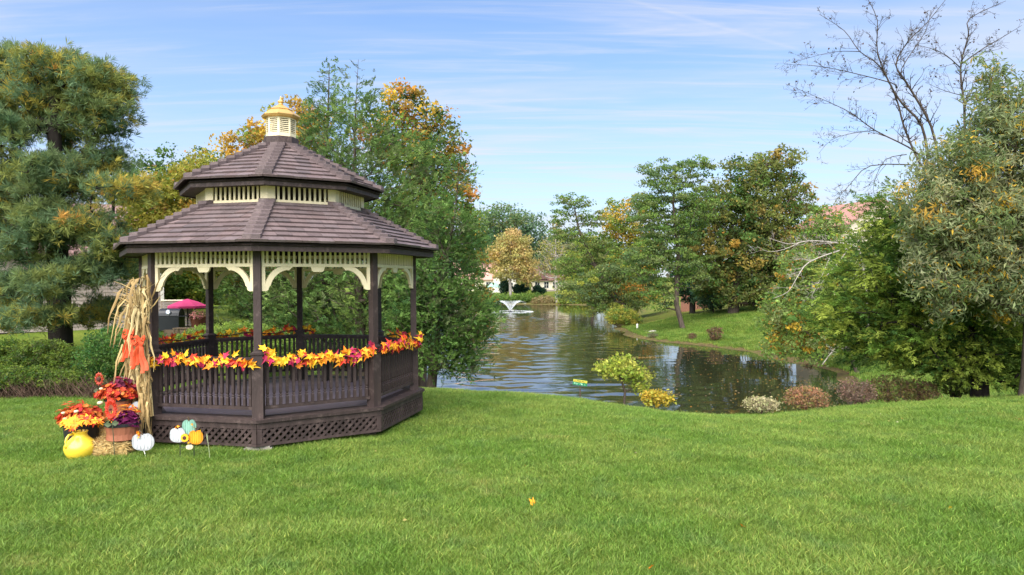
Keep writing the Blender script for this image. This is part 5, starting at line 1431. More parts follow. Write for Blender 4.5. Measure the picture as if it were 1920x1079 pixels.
# patio: fence panel, grill, umbrella, planters
def pgz(px, d): 
    p = at(px, 600, d); return np.array((p[0], d, gz(p[0], d)))
fp = pgz(333, 30.2); ft = empty('patio_fence', fp); tag(ft, 'low slatted wooden privacy panel with sloping end behind the grill', 'fence')
s = 30.2/F_PX
for j in range(9):
    z0 = 0.12*j; xr = 32*s - max(0, (z0-0.35))*0.35
    MB().box(-30*s, xr, -0.012, 0.012, z0+0.05, z0+0.155).build('slat', SIDING, ft)
for x in (-30*s, 0.0, 22*s): MB().box(x-0.04, x+0.04, 0.014, 0.08, 0, 1.12).build('post', WOOD, ft)
MB().tube([(-30*s, -0.02, 1.16), (22*s, -0.02, 1.16), (33*s, -0.02, 0.72), (33*s, -0.02, 0.0)], 0.035, 4).build('cap_rail', SIDING_L, ft)
up_ = pgz(352, 29.6); ur = empty('patio_umbrella', up_); tag(ur, 'open bright pink patio umbrella beside the house', 'umbrella')
PINK = mat('pink_canvas', srgb(200, 66, 116), 0.8, 0.08, 3)
s = 29.6/F_PX; uz = at(352, 574, 29.6)[2]-up_[2]
MB().tube([(0, 0, 0), (0, 0, uz+0.32)], 0.025, 8).build('pole', mat('dark_metal', (0.03, 0.03, 0.032), 0.5, 0.1, 5), ur)
MB().ring([(0.28, 0), (0.28, 0.06), (0.04, 0.10)], 12).build('base', MATS['dark_metal'], ur)
for k in range(8):
    a0, a1 = k*S8, (k+1)*S8; rr_ = 36*s
    m = MB(); P_ = lambda r, a, z: (r*math.sin(a), -r*math.cos(a), z)
    am = (a0+a1)/2
    v = [P_(0.0, 0, uz+0.31), P_(rr_*0.55, a0, uz+0.17), P_(rr_*0.53, am, uz+0.16), P_(rr_*0.55, a1, uz+0.17), P_(rr_, a0, uz), P_(rr_*0.945, am, uz+0.01), P_(rr_, a1, uz), P_(rr_, a0, uz-0.09), P_(rr_*0.945, am, uz-0.08), P_(rr_, a1, uz-0.09)]
    m.add(v, [(0, 1, 2), (0, 2, 3), (1, 4, 5, 2), (2, 5, 6, 3), (4, 7, 8, 5), (5, 8, 9, 6)])
    m.build('canopy_panel', PINK, ur)
    MB().tube([P_(0, 0, uz+0.29), P_(rr_*0.98, a0, uz-0.02)], 0.01, 4).build('rib', MATS['dark_metal'], ur)
gp = pgz(322, 28.8); gr_ = empty('barbecue_grill', gp); tag(gr_, 'black barbecue grill with a round chrome thermometer lid on the patio', 'grill')
BLK = mat('black_enamel', (0.018, 0.020, 0.026), 0.35, 0.15, 4, spec=0.5)
MB().box(-0.42, 0.42, -0.28, 0.28, 0.05, 0.62).box(-0.75, 0.75, -0.24, 0.24, 0.621, 0.66).build('cabinet', BLK, gr_)
lid = MB(); prof = [(0.28*math.cos(a), 0.66+0.30*math.sin(a)) for a in np.linspace(0, math.pi, 9)]
v = [(x, y_, z) for x in (-0.42, 0.42) for y_, z in prof]; n = len(prof)
lid.add(v, [tuple(range(n)), tuple(range(2*n-1, n-1, -1))]+[(i, i+1, i+n+1, i+n) for i in range(n-1)])
lo = lid.build('lid', BLK, gr_)
MB().ring([(0.10, 0), (0.105, 0.02), (0.06, 0.03)], 16).build('thermometer', mat('chrome', (0.34, 0.37, 0.40), 0.3, 0.05, 4, metallic=1.0), lo, loc=(0, -0.27, 0.80), rot=(R(78), 0, 0))
for x in (-0.36, 0.36):
    for y in (-0.22, 0.22): MB().ring([(0.05, 0), (0.05, 0.05)], 8).build('wheel', BLK, gr_, loc=(x, y, 0))
FLOW = leaf_mat('flower_petals', 0.25)
def flower_mass(mb, c, rx, ry, rz, n, cols, size, seed, shape=None, up=0.6):
    rs = np.random.default_rng(seed)
    p = unit(rs.normal(size=(n, 3))); p[:, 2] = np.abs(p[:, 2])*1.0
    P = np.array(c) + p*np.array((rx, ry, rz))*rs.random((n, 1))**0.3
    nr = unit(p + np.array((0, 0, up)) + rs.normal(size=(n, 3))*0.4); u = unit(np.cross(nr, rs.normal(size=(n, 3))))
    fr = np.stack([u, np.cross(nr, u), nr], -1)
    sv, sf = shape or LEAF_OVAL
    stamp(mb, sv, sf, P, fr, size*rs.uniform(0.7, 1.3, n), palette(cols, [1]*len(cols), n, rs, 0.15), 0.18, rs)
POT_D = mat('dark_plastic_pot', (0.022, 0.022, 0.024), 0.5, 0.1, 6)
for i, (px, d_, rx, cols, lab) in enumerate([(372, 29.0, 0.42, [(0.75, 0.25, 0.28), (0.8, 0.4, 0.3), (0.10, 0.16, 0.03)], 'planter of pink flowers beside the patio fence'), (400, 28.4, 0.35, [(0.08, 0.13, 0.03), (0.14, 0.18, 0.05)], 'low planter of green herbs on the patio edge'), (425, 28.2, 0.4, [(0.07, 0.11, 0.03), (0.16, 0.10, 0.06)], 'dark leafy planter at the far end of the patio edge')]):
    p = pgz(px, d_); r_ = empty('planter', p); tag(r_, lab, 'planter')
    h = 0.55 if i == 0 else 0.25
    MB().ring([(0.24, 0), (0.33, h), (0.30, h), (0.29, h-0.04)], 14).build('pot', mat('terracotta_brown', srgb(120, 72, 52), 0.8, 0.15, 6), r_)
    m = MB(); flower_mass(m, (0, 0, h-0.05), rx, rx, 0.36, 420, cols, 0.085, 200+i); m.build('blooms', FLOW, r_)
tb = pgz(385, 27.0); tr_ = empty('garden_edging', tb); tag(tr_, 'weathered timber edging around the patio bed behind the juniper dome', 'edging')
for j in range(2):
    for x0 in (-1.6, 0.02): MB().box(x0, x0+1.58, -0.07+j*0.01, 0.07+j*0.01, 0.15*j, 0.15*j+0.145).build('timber', WOOD, tr_)
br_ = pgz(345, 26.4); bb = empty('garden_bench', br_); tag(bb, 'small weathered wooden bench end beside the patio', 'bench')
for j in range(4): MB().box(-0.35, 0.55, -0.2+j*0.11, -0.2+j*0.11+0.09, 0.42, 0.45).build('slat', WOOD, bb)
for x in (-0.3, 0.5):
    for y in (-0.17, 0.17): MB().box(x-0.03, x+0.03, y-0.03, y+0.03, 0, 0.419).build('leg', WOOD, bb)
# ---- far shore houses
d = 156.0
def far_loc(px, d, z=None):
    p = at(px, 545, d); return (p[0], d, gz(p[0], d)-0.2 if z is None else z)
fh = gable_house('house', 'white gabled house with an arched window across the pond', far_loc(947, d), 0, 5.2, 9, 3.6, 2.2, mat('white_stucco', srgb(232, 224, 208), 0.8, 0.05, 2), ROOF_PINK, 0.3, 'y')
window(fh, I4, -0.7, 2.2, 0.85, 0.7, True)
window(fh, I4, 1.2, 0.9, 1.1, 1.4)
fh2 = gable_house('house', 'beige house with brown roof and dark windows across the pond', far_loc(1032, d), 0, 8.2, 8, 2.9, 2.9, SIDING_L, ROOF_BROWN, 0.5, 'x')
for x in (-2.9, -0.9, 1.1): window(fh2, I4, x, 0.95, 1.0, 1.35)
fw = MB().prism([(-1.3, 2.95), (1.3, 2.95), (0, 4.6)], -0.6, 3); fw.v = [v+np.array((-1.9, 0, 0)) for v in fw.v]; fw.build('porch_gable', ROOF_BROWN, fh2)
MB().box(-4.1, 4.1, -0.06, 0.0, 0.0, 0.55).build('wall_base', SIDING, fh2)
fh3 = gable_house('house', 'house with pink shingle roof at the far left shore', far_loc(896, d+4), R(12), 9.5, 9, 3.0, 3.6, SIDING_L, ROOF_PINK, 0.5, 'x')
window(fh3, I4, 2.6, 0.9, 1.3, 1.3); window(fh3, I4, -1.6, 0.9, 1.3, 1.3)
pv = far_loc(926, 149); pr_ = empty('pavilion', pv); tag(pr_, 'small pavilion with pale green canopy and white railing on the far shore', 'pavilion')
MB().ring([(2.05, 2.15), (2.0, 2.25), (0.75, 3.15), (0.05, 3.2)], 4, math.pi/4).build('canopy', mat('pale_green_canvas', srgb(170, 214, 190), 0.8, 0.06, 2), pr_)
for sx in (-1, 1):
    for sy in (-1, 1): MB().box(sx*1.3-0.06, sx*1.3+0.06, sy*1.3-0.06, sy*1.3+0.06, 0, 2.16).build('post', TRIM, pr_)
MB().box(-1.5, 1.5, -1.5, 1.5, 0.0, 0.42).build('deck', SIDING, pr_)
rl = MB().box(-1.3, 1.3, -1.34, -1.28, 1.25, 1.32).box(-1.3, 1.3, -1.34, -1.28, 0.5, 0.56).build('railing', TRIM, pr_)
for j in range(15): MB().box(-1.25+j*0.178-0.03, -1.25+j*0.178+0.03, -1.33, -1.29, 0.561, 1.249).build('baluster', TRIM, rl)
# ---- house on the right behind the trees
ax = at(1652, 390, 60.0); rz_ = math.atan2(1.7, 7.0)
gr0 = gz(ax[0], 62)
rh = gable_house('house', 'cream gabled house with brown roof above the right-hand trees', (ax[0], 60.0, gr0), rz_, 6.4, 7.2, at(1597, 428, 60)[2]-gr0+0.35, 2.0, mat('cream_stone', srgb(214, 200, 178), 0.85, 0.2, 5, bump=0.3), mat('brown_rose_roof', srgb(160, 118, 108), 0.9, 0.2, 5, (1, 1, 5), 0.4, 14), 0.35, 'y')
window(rh, I4, 0, 4.2, 1.2, 1.3); window(rh, I4, -1.8, 1.4, 1.2, 1.3); window(rh, I4, 1.8, 1.4, 1.2, 1.3)
# ---- timber deck and fence on the right bank
dk = pgz(1385, 69.0); dr = empty('wooden_deck', dk); tag(dr, 'dark timber deck on posts with board screen under the maple', 'deck')
s = 69.0/F_PX
zt = at(1385, 566, 69.0)[2]-dk[2]
MB().box(-58*s, 42*s, -0.9, 1.6, zt-0.22, zt).build('platform', WOOD_D, dr)
for x in (-56, -38, -20, 0, 20, 40): MB().box(x*s-0.09, x*s+0.09, -0.85, -0.67, -0.6, zt-0.221).build('post', WOOD_D, dr)
for j in range(15): MB().box((4+j*2.5)*s, (4+j*2.5+2.2)*s, -0.66, -0.62, -0.3, zt-0.225).build('plank', WOOD, dr)
rl = MB().box(-58*s, 42*s, -0.88, -0.80, zt+0.85, zt+0.93).build('railing', WOOD_D, dr)
for j in range(21): MB().box((-56+j*4.8)*s-0.03, (-56+j*4.8)*s+0.03, -0.87, -0.81, zt+0.002, zt+0.848).build('baluster', WOOD_D, rl)
bw_ = pgz(1305, 76); tag(MB().box(-1.6, 1.6, 0, 0.25, -0.2, 2.3).box(-1.7, 1.7, -0.05, 0.3, 2.301, 2.42).build('brick_wall', BRICK, loc=tuple(bw_)), 'short brick garden wall behind the locust trunk', 'wall', kind='thing')
# stones, post on the bank
STONE = mat('pale_stone', srgb(196, 188, 174), 0.9, 0.2, 8, bump=0.5)
def rock(px, py, d_, r, lab, seed, m_=STONE, sq=0.55):
    rs = np.random.default_rng(seed); p = pgz(px, d_)
    bm = bmesh.new(); bmesh.ops.create_icosphere(bm, subdivisions=2, radius=r)
    for v in bm.verts: v.co = Vector((v.co.x*1.3, v.co.y, v.co.z*sq))*(1+rs.normal()*0.08)
    me = bpy.data.meshes.new('rock'); bm.to_mesh(me); bm.free(); me.materials.append(m_)
    return tag(link('rock', me, None, (p[0], p[1], p[2]+r*sq*0.4)), lab, 'rock')
rock(1212, 603, 60.5, 0.22, 'pale flat boulder on the grassy bank, left of two', 5); rock(1224, 606, 59, 0.30, 'larger pale boulder on the grassy bank, right of two', 6)
wp = pgz(1195, 63); tag(MB().ring([(0.09, 0), (0.09, 0.5), (0.06, 0.55), (0.0, 0.56)], 10).build('marker_post', TRIM, loc=tuple(wp)), 'short white marker post near the leaning locusts', 'post')
# ---- fountain
fc = at(957, 586, 105.0); fr_ = empty('fountain', (fc[0], 105.0, WATER_Z)); tag(fr_, 'floating pond fountain throwing a white V of spray', 'fountain')
SPRAY = bpy.data.materials.new('water_spray'); SPRAY.use_nodes = True
n_, l_ = SPRAY.node_tree.nodes, SPRAY.node_tree.links
tb_ = N(n_, 'ShaderNodeBsdfTransparent'); mx_ = N(n_, 'ShaderNodeMixShader'); mx_.inputs[0].default_value = 0.16
n_['Principled BSDF'].inputs['Base Color'].default_value = (0.92, 0.95, 1.0, 1); n_['Principled BSDF'].inputs['Roughness'].default_value = 0.4
l_.new(tb_.outputs[0], mx_.inputs[1]); l_.new(n_['Principled BSDF'].outputs[0], mx_.inputs[2]); l_.new(mx_.outputs[0], n_['Material Output'].inputs[0])
rs = np.random.default_rng(303); mb = MB()
nd = 4200
a = rs.uniform(0, 6.283, nd); t = np.where(rs.random(nd) < 0.88, rs.random(nd)**0.8*0.46, 0.46+rs.random(nd)*0.54)
reach = 3.3*rs.uniform(0.92, 1.03, nd); hgt = 1.65*rs.uniform(0.92, 1.04, nd)
rad_ = reach*t; z = 4*hgt*t*(1-t)
P = np.stack([rad_*np.cos(a), rad_*np.sin(a), np.maximum(z, 0.02)], -1) + rs.normal(size=(nd, 3))*0.05*t[:, None]
dv = np.stack([reach*np.cos(a), reach*np.sin(a), 4*hgt*(1-2*t)], -1)
stamp(mb, LEAF_LONG[0]*np.array((1, 1.1, 1)), LEAF_LONG[1], P, frames(dv, rs), rs.uniform(0.10, 0.22, nd), np.full((nd, 3), 0.9), 0, rs)
mb.build('spray', SPRAY, fr_)
mb = MB(); nd = 1700
a = rs.uniform(0, 6.283, nd); r0 = 3.1+rs.normal(size=nd)*0.22
P = np.stack([r0*np.cos(a), r0*np.sin(a), rs.uniform(0.005, 0.03, nd)], -1)
stamp(mb, LEAF_OVAL[0], LEAF_OVAL[1], P, frames(rs.normal(size=(nd, 3))*np.array((1, 1, 0.5)), rs), rs.uniform(0.10, 0.22, nd), np.full((nd, 3), 0.9), 0, rs)
mb.build('foam', SPRAY, fr_)
MB().ring([(0.35, -0.1), (0.4, 0.05), (0.12, 0.1), (0.08, 0.22)], 12).build('float', BLK, fr_)
# ---- leaves afloat and fallen
rs = np.random.default_rng(44); mb = MB()
nl = 2400; x = rs.uniform(3, 17, nl); y = rs.uniform(24, 56, nl)
sdv = lake_sd(x, y); ok = (sdv < -0.1) & (rs.random(nl) < np.exp(sdv/3.2)*1.1+0.10); x, y = x[ok], y[ok]
nn_ = 260; p0, p1 = at(1120, 676, 41), at(1235, 671, 42)
tt = rs.random(nn_); x = np.r_[x, p0[0]+(p1[0]-p0[0])*tt+rs.normal(size=nn_)*0.1]; y = np.r_[y, 41.2+tt+rs.normal(size=nn_)*0.22]
K = len(x); P = np.stack([x, y, np.full(K, WATER_Z+0.012)], -1)
an = rs.uniform(0, 6.283, K); fr = np.stack([np.stack([np.cos(an), np.sin(an), 0*an], -1), np.stack([-np.sin(an), np.cos(an), 0*an], -1), np.tile((0., 0, 1), (K, 1))], -1)
stamp(mb, LEAF_OVAL[0]*np.array((1, 1.3, 0.25)), LEAF_OVAL[1], P, fr, rs.uniform(0.06, 0.12, K), palette([A_GOLD, A_ORG, (0.3, 0.22, 0.12), (0.22, 0.2, 0.08)], [1, 1, 1, 1], K, rs), 0.2, rs)
tag(mb.build('floating_leaves', LEAF), 'fallen autumn leaves floating on the pond near the right bank', 'leaves', kind='stuff')
mb = MB(); nl = 1300; x = rs.uniform(9, 34, nl); y = rs.uniform(30, 66, nl); sdv = lake_sd(x, y); ok = (sdv > 0.3) & (rs.random(nl) < np.exp(-sdv/7)+0.15); x, y = x[ok], y[ok]
x2 = np.r_[x, rs.normal(size=90)*1.1+8.4]; y2 = np.r_[y, rs.normal(size=90)*0.8+12.6]; x2 = np.r_[x2, rs.uniform(-3, 10, 46)]; y2 = np.r_[y2, rs.uniform(6.5, 15, 46)]
K = len(x2); P = np.stack([x2, y2, ground_z(x2, y2)+0.05], -1); an = rs.uniform(0, 6.283, K)
fr = frames(np.stack([np.cos(an), np.sin(an), rs.normal(size=K)*0.2], -1), rs)
sz = np.where(y2 > 25, rs.uniform(0.06, 0.12, K), rs.uniform(0.025, 0.055, K))
stamp(mb, LEAF_OVAL[0]*np.array((1, 1.2, 1)), LEAF_OVAL[1], P, fr, sz, palette([A_GOLD, (0.42, 0.36, 0.22), A_RUST, (0.35, 0.28, 0.1)], [1, 1, 0.6, 1], K, rs), 0.2, rs)
tag(mb.build('leaf_litter', LEAF), 'small dry leaves scattered over the grass', 'leaves', kind='stuff')
# ---- pond sign
sp_ = pgz(1087, 17.3); sg = empty('pond_sign', sp_, R(-6)); tag(sg, 'small yellow and green notice on a stake at the pond slope', 'sign')
zc_ = at(1087, 718, 17.3)[2]-sp_[2]; SGN_Y = mat('sign_yellow', srgb(206, 188, 70), 0.5, 0.04, 4); SGN_G = mat('sign_green', srgb(34, 120, 78), 0.5, 0.04, 4); SGN_D = mat('sign_dark_green', srgb(20, 70, 50), 0.5, 0.05, 4); SGN_W = mat('sign_pale', srgb(190, 240, 205), 0.5, 0.04, 4)
w_, t_ = 0.178, R(-9)
Mr = Matrix.Translation((0, 0, zc_)) @ Matrix.Rotation(R(8), 4, 'Y')
MB().box(-w_, w_, -0.004, 0.004, -0.07, 0.075, Mr).build('board', SGN_G, sg)
MB().box(-w_+0.006, w_-0.006, -0.0075, -0.0042, 0.008, 0.068, Mr).build('yellow_band', SGN_Y, sg)
rs = np.random.default_rng(8)
for row, zz, m_, nch in ((0, 0.038, SGN_D, 9), (1, -0.032, SGN_W, 10)):
    tx = MB(); x = -w_+0.03
    for q in range(nch):
        cw = 0.024; 
        if rs.random() > 0.12:
            tx.box(x, x+0.006, -0.0105, -0.008, zz-0.018, zz+0.018, Mr)
            tx.box(x+0.0065, x+cw-0.004, -0.0105, -0.008, zz+rs.choice((-0.018, -0.003, 0.012)), zz+0.0+rs.choice((0.018, 0.0185)), Mr) if rs.random() < 0.5 else tx.box(x+0.0065, x+cw-0.004, -0.0105, -0.008, zz-0.018, zz-0.010, Mr)
        x += (2*w_-0.06)/nch
    tx.build('lettering', m_, sg)
MB().box(-0.016, 0.016, 0.005, 0.025, -0.1, zc_+0.05).build('stake', WOOD_D, sg)
# ================================================================ autumn decorations
def maple_leaf_mesh(name, m, seed, s=1.0):
    rs = np.random.default_rng(seed)
    ang = [-150, -118, -95, -62, -45, -22, 0, 22, 45, 62, 95, 118, 150]; rad = [0.30, 0.62, 0.36, 0.86, 0.48, 0.55, 1.05, 0.55, 0.48, 0.86, 0.36, 0.62, 0.30]
    v = [(0, 0, 0), (-0.42, 0, 0)]
    cu = rs.uniform(0.2, 0.9); tw = rs.uniform(-0.3, 0.3)
    for a, r in zip(ang, rad):
        a = R(a); x, y = r*math.cos(a)*rs.uniform(.9, 1.1), r*math.sin(a)
        v.append((x, y, -cu*(x*x+y*y)*0.5 + abs(y)*0.5 + tw*x*y))
    f = [(0, i, i+1) for i in range(2, len(v)-1)] + [(0, 1, 2), (0, len(v)-1, 1)]
    mb = MB().add(np.array(v)*s*0.5, f)
    return mb.mesh(name, m)
def petal_mat(name, col):
    return mat(name, col, 0.6, 0.18, 9, spec=0.3, rnd=0.15)
GCOL = [petal_mat('leaf_yellow', (0.82, 0.47, 0.02)), petal_mat('leaf_orange', (0.80, 0.24, 0.015)), petal_mat('leaf_red', (0.60, 0.045, 0.02)), petal_mat('leaf_magenta', (0.42, 0.02, 0.075)), petal_mat('leaf_amber', (0.85, 0.36, 0.02))]
GLEAF = [[maple_leaf_mesh('garland_leaf', m, 5+i*3+j) for j in range(3)] for i, m in enumerate(GCOL)]
VINE = mat('vine_brown', (0.06, 0.035, 0.02), 0.9, 0.2, 6)
def to_world(p):
    c, s = math.cos(TH), math.sin(TH)
    return np.array((GC[0]+c*p[0]-s*p[1], GC[1]+s*p[0]+c*p[1], DZ+p[2]))
def garland(label, side, x0, x1, yoff, z, n, seed, size=0.138, hang=0.0, spread=0.085):
    rs = np.random.default_rng(seed)
    loc, an = side_place(side, RP)
    w = to_world(loc)
    root = empty('leaf_garland', (w[0], w[1], DZ), TH+an); tag(root, label, 'garland', 'leaf garlands on the gazebo railing')
    ph = rs.uniform(0, 6)
    wave = lambda x: z + 0.022*math.sin(x*7+ph) + hang*(abs(x)/SPAN)**3
    MB().tube([(x, yoff, wave(x)) for x in np.linspace(x0, x1, 14)], 0.012, 5).build('vine', VINE, root)
    for i in range(n):
        x = x0+(x1-x0)*(i+rs.uniform(0.1, 0.9))/n
        q = rs.choice(5, p=[0.25, 0.22, 0.20, 0.17, 0.16])
        a = rs.uniform(0, 6.283); rr_ = rs.random()**0.5*spread
        o = link('leaf', GLEAF[q][rs.integers(3)], root, (x, yoff-0.02-abs(math.cos(a))*rr_*0.7, wave(x)+math.sin(a)*rr_*1.15))
        face = Vector((rs.normal()*0.45, -1, 0.25+rs.normal()*0.5)).normalized()
        qd_ = face.to_track_quat('Z', 'Y') @ Matrix.Rotation(rs.uniform(0, 6.283), 3, 'Z').to_quaternion()
        o.rotation_euler = qd_.to_euler(); sc = size*rs.uniform(0.75, 1.3)/0.5*0.62
        o.scale = (sc*rs.uniform(1.0, 1.35), sc*rs.uniform(0.7, 1.0), sc)
garland('garland of yellow, orange and red leaves on the front-left gazebo railing', 7, -SPAN-0.09, SPAN+0.1, -0.10, 0.84, 78, 401)
garland('garland of autumn leaves on the front-right gazebo railing facing the lawn', 0, -SPAN-0.05, SPAN+0.05, -0.10, 0.83, 80, 402, hang=0.08)
garland('dense autumn leaf garland on the right-hand gazebo railing', 1, -SPAN-0.12, SPAN+0.14, -0.11, 0.90, 80, 403)
garland('autumn leaf garland on the far right gazebo railing seen from inside', 2, -SPAN*0.9, SPAN*0.6, 0.0, 0.93, 40, 404)
garland('autumn leaf garland on the back-left gazebo railing behind the corn stalks', 5, -SPAN*0.95, SPAN*0.95, 0.0, 0.93, 56, 405)
garland('autumn leaf garland on the back gazebo railing left of the rear post', 4, -SPAN*1.05, SPAN*0.98, 0.0, 0.94, 56, 406)
garland('short tail of leaf garland just right of the rear gazebo post', 3, SPAN*0.72, SPAN*1.05, 0.0, 0.97, 12, 407)
# ---- corn stalks tied to the post
HUSK = [mat('corn_husk_a', (0.44, 0.31, 0.13), 0.8, 0.25, 7, (1, 1, 0.3), 0.3), mat('corn_husk_b', (0.56, 0.43, 0.21), 0.8, 0.2, 7, (1, 1, 0.3), 0.3), mat('corn_husk_c', (0.32, 0.21, 0.085), 0.8, 0.25, 7, (1, 1, 0.3), 0.3)]
RIB = [mat('ribbon_orange', srgb(196, 70, 34), 0.75, 0.18, 25), mat('ribbon_coral', srgb(214, 92, 60), 0.75, 0.18, 25)]
def ribbon_strip(pts, wid, wdir):
    v = []; f = []
    for i, p in enumerate(pts):
        p = np.array(p); w = np.array(wdir)*(wid[i] if hasattr(wid, '__len__') else wid)
        v += [p-w, p+np.array((0, -0.012, 0.0)), p+w]
    for i in range(len(pts)-1):
        b = i*3; f += [(b, b+1, b+4, b+3), (b+1, b+2, b+5, b+4)]
    return v, f
def corn_bundle(label, px, dist, zb, ztop, seed, nst, nlf, lean, bow_z, sideflare):
    rs = np.random.default_rng(seed); b = at(px, 700, dist); base = np.array((b[0], dist, zb))
    root = empty('corn_stalk_bundle', base); tag(root, label, 'corn stalks')
    H = ztop-zb; waist = bow_z-zb
    for i in range(nst):
        a = rs.uniform(0, 6.283); r0 = rs.uniform(0.02, 0.085); r1 = rs.uniform(0.03, 0.16); h = H*rs.uniform(0.75, 1.0)
        p0 = np.array((r0*math.cos(a), r0*math.sin(a)*0.7, 0)); pm = np.array((r0*0.45*math.cos(a)+lean*waist, r0*0.4*math.sin(a), waist)); p1 = np.array((r1*math.cos(a)+lean*h, r1*math.sin(a)*0.6, h))
        MB().tube([p0, (p0+pm)/2, pm, (pm+p1)/2+rs.normal(size=3)*0.01, p1], [0.017, 0.016, 0.014, 0.012, 0.006], 5).build('stalk', HUSK[rs.integers(3)], root)
    for i in range(nlf):
        t = rs.uniform(0.08, 1.0); z0 = H*t; a = rs.uniform(-2.9, 0.3) if rs.random() < 0.75 else rs.uniform(0, 6.283)
        p = np.array((lean*z0+rs.normal()*0.05, -0.03+rs.normal()*0.03, z0)); L = rs.uniform(0.35, 0.8)
        out = rs.uniform(0.15, 0.6)*(0.35 if t < 0.5 else 1.0)*(1.5 if math.cos(a) < 0 else 0.8)*sideflare
        hx, hy = math.cos(a)*out, -abs(math.sin(a))*out*0.5
        upk = rs.uniform(0.1, 0.9) if t > 0.55 else rs.uniform(-0.1, 0.3)
        pts = []
        for q in range(7):
            s_ = q/6; pts.append(p + np.array((hx*s_*L*1.2, hy*s_*L, L*(upk*s_*0.9 - 1.25*s_*s_)) ) + rs.normal(size=3)*0.014)
        wd = [0.008, 0.016, 0.021, 0.020, 0.016, 0.010, 0.003]
        wv = unit(np.array((rs.normal(), rs.normal()*0.6, rs.normal()*0.4)))
        v, f = ribbon_strip(pts, [w*rs.uniform(0.9, 1.4) for w in wd], wv)
        MB().add(v, f).build('husk_leaf', HUSK[rs.integers(3)], root, smooth=True)
    # upright tassel leaves at the top
    for i in range(26):
        a = rs.uniform(-1.3, 1.1); L = rs.uniform(0.22, 0.55); p = np.array((lean*H*0.85+rs.normal()*0.06, rs.normal()*0.04, H*rs.uniform(0.72, 0.86)))
        pts = [p + np.array((math.sin(a)*L*s_+rs.normal()*0.01, rs.normal()*0.01, L*s_*math.cos(a)*(1-0.25*s_))) for s_ in np.linspace(0, 1, 5)]
        v, f = ribbon_strip(pts, [0.010, 0.015, 0.013, 0.008, 0.002], unit(np.array((1, rs.normal()*.6, 0.2))))
        MB().add(v, f).build('husk_leaf', HUSK[rs.integers(3)], root, smooth=True)
    # bow
    bw = np.array((lean*waist, -0.12, waist)); bo = MB()
    for sgn in (-1, 1):
        for k in range(2):
            pts = [bw + np.array((sgn*(0.072+0.014*k)*math.sin(t_)*1.0, -0.05*math.sin(t_*0.5)-0.01*k, 0.055*math.sin(2*t_)*(1 if k else 0.8)+0.03*k)) for t_ in np.linspace(0, math.pi, 9)]
            v, f = ribbon_strip(pts, 0.024, (0.15, 0.5, 0.85)); bo.add(v, f)
    bo.tube([bw+np.array((-0.025, -0.03, 0)), bw+np.array((0.025, -0.03, 0))], 0.025, 6)
    bo_ = bo.build('bow', RIB[0], root, smooth=True)
    for sgn, L in ((-1, 0.40), (0.35, 0.46), (-0.4, 0.34), (0.9, 0.42)):
        pts = [bw + np.array((sgn*0.02+sgn*0.09*s_+0.012*math.sin(s_*9), -0.03-0.015*math.sin(s_*7), -L*s_)) for s_ in np.linspace(0, 1, 9)]
        v, f = ribbon_strip(pts, [0.018+0.010*s_ for s_ in np.linspace(0, 1, 9)], (0.95, 0.3, 0)); MB().add(v, f).build('ribbon_tail', RIB[1 if sgn > 0 else 0], bo_, smooth=True)
corn_bundle('tall dried corn stalks with coral bow tied to the front-left gazebo post', 277, 10.42, 0.50, 2.62, 501, 12, 84, -0.035, at(278, 640, 10.42)[2], 0.55)
corn_bundle('dried corn stalks with orange bow fanning out left of the gazebo post', 250, 10.75, 0.02, 2.45, 502, 11, 96, 0.012, at(256, 628, 10.75)[2], 0.62)
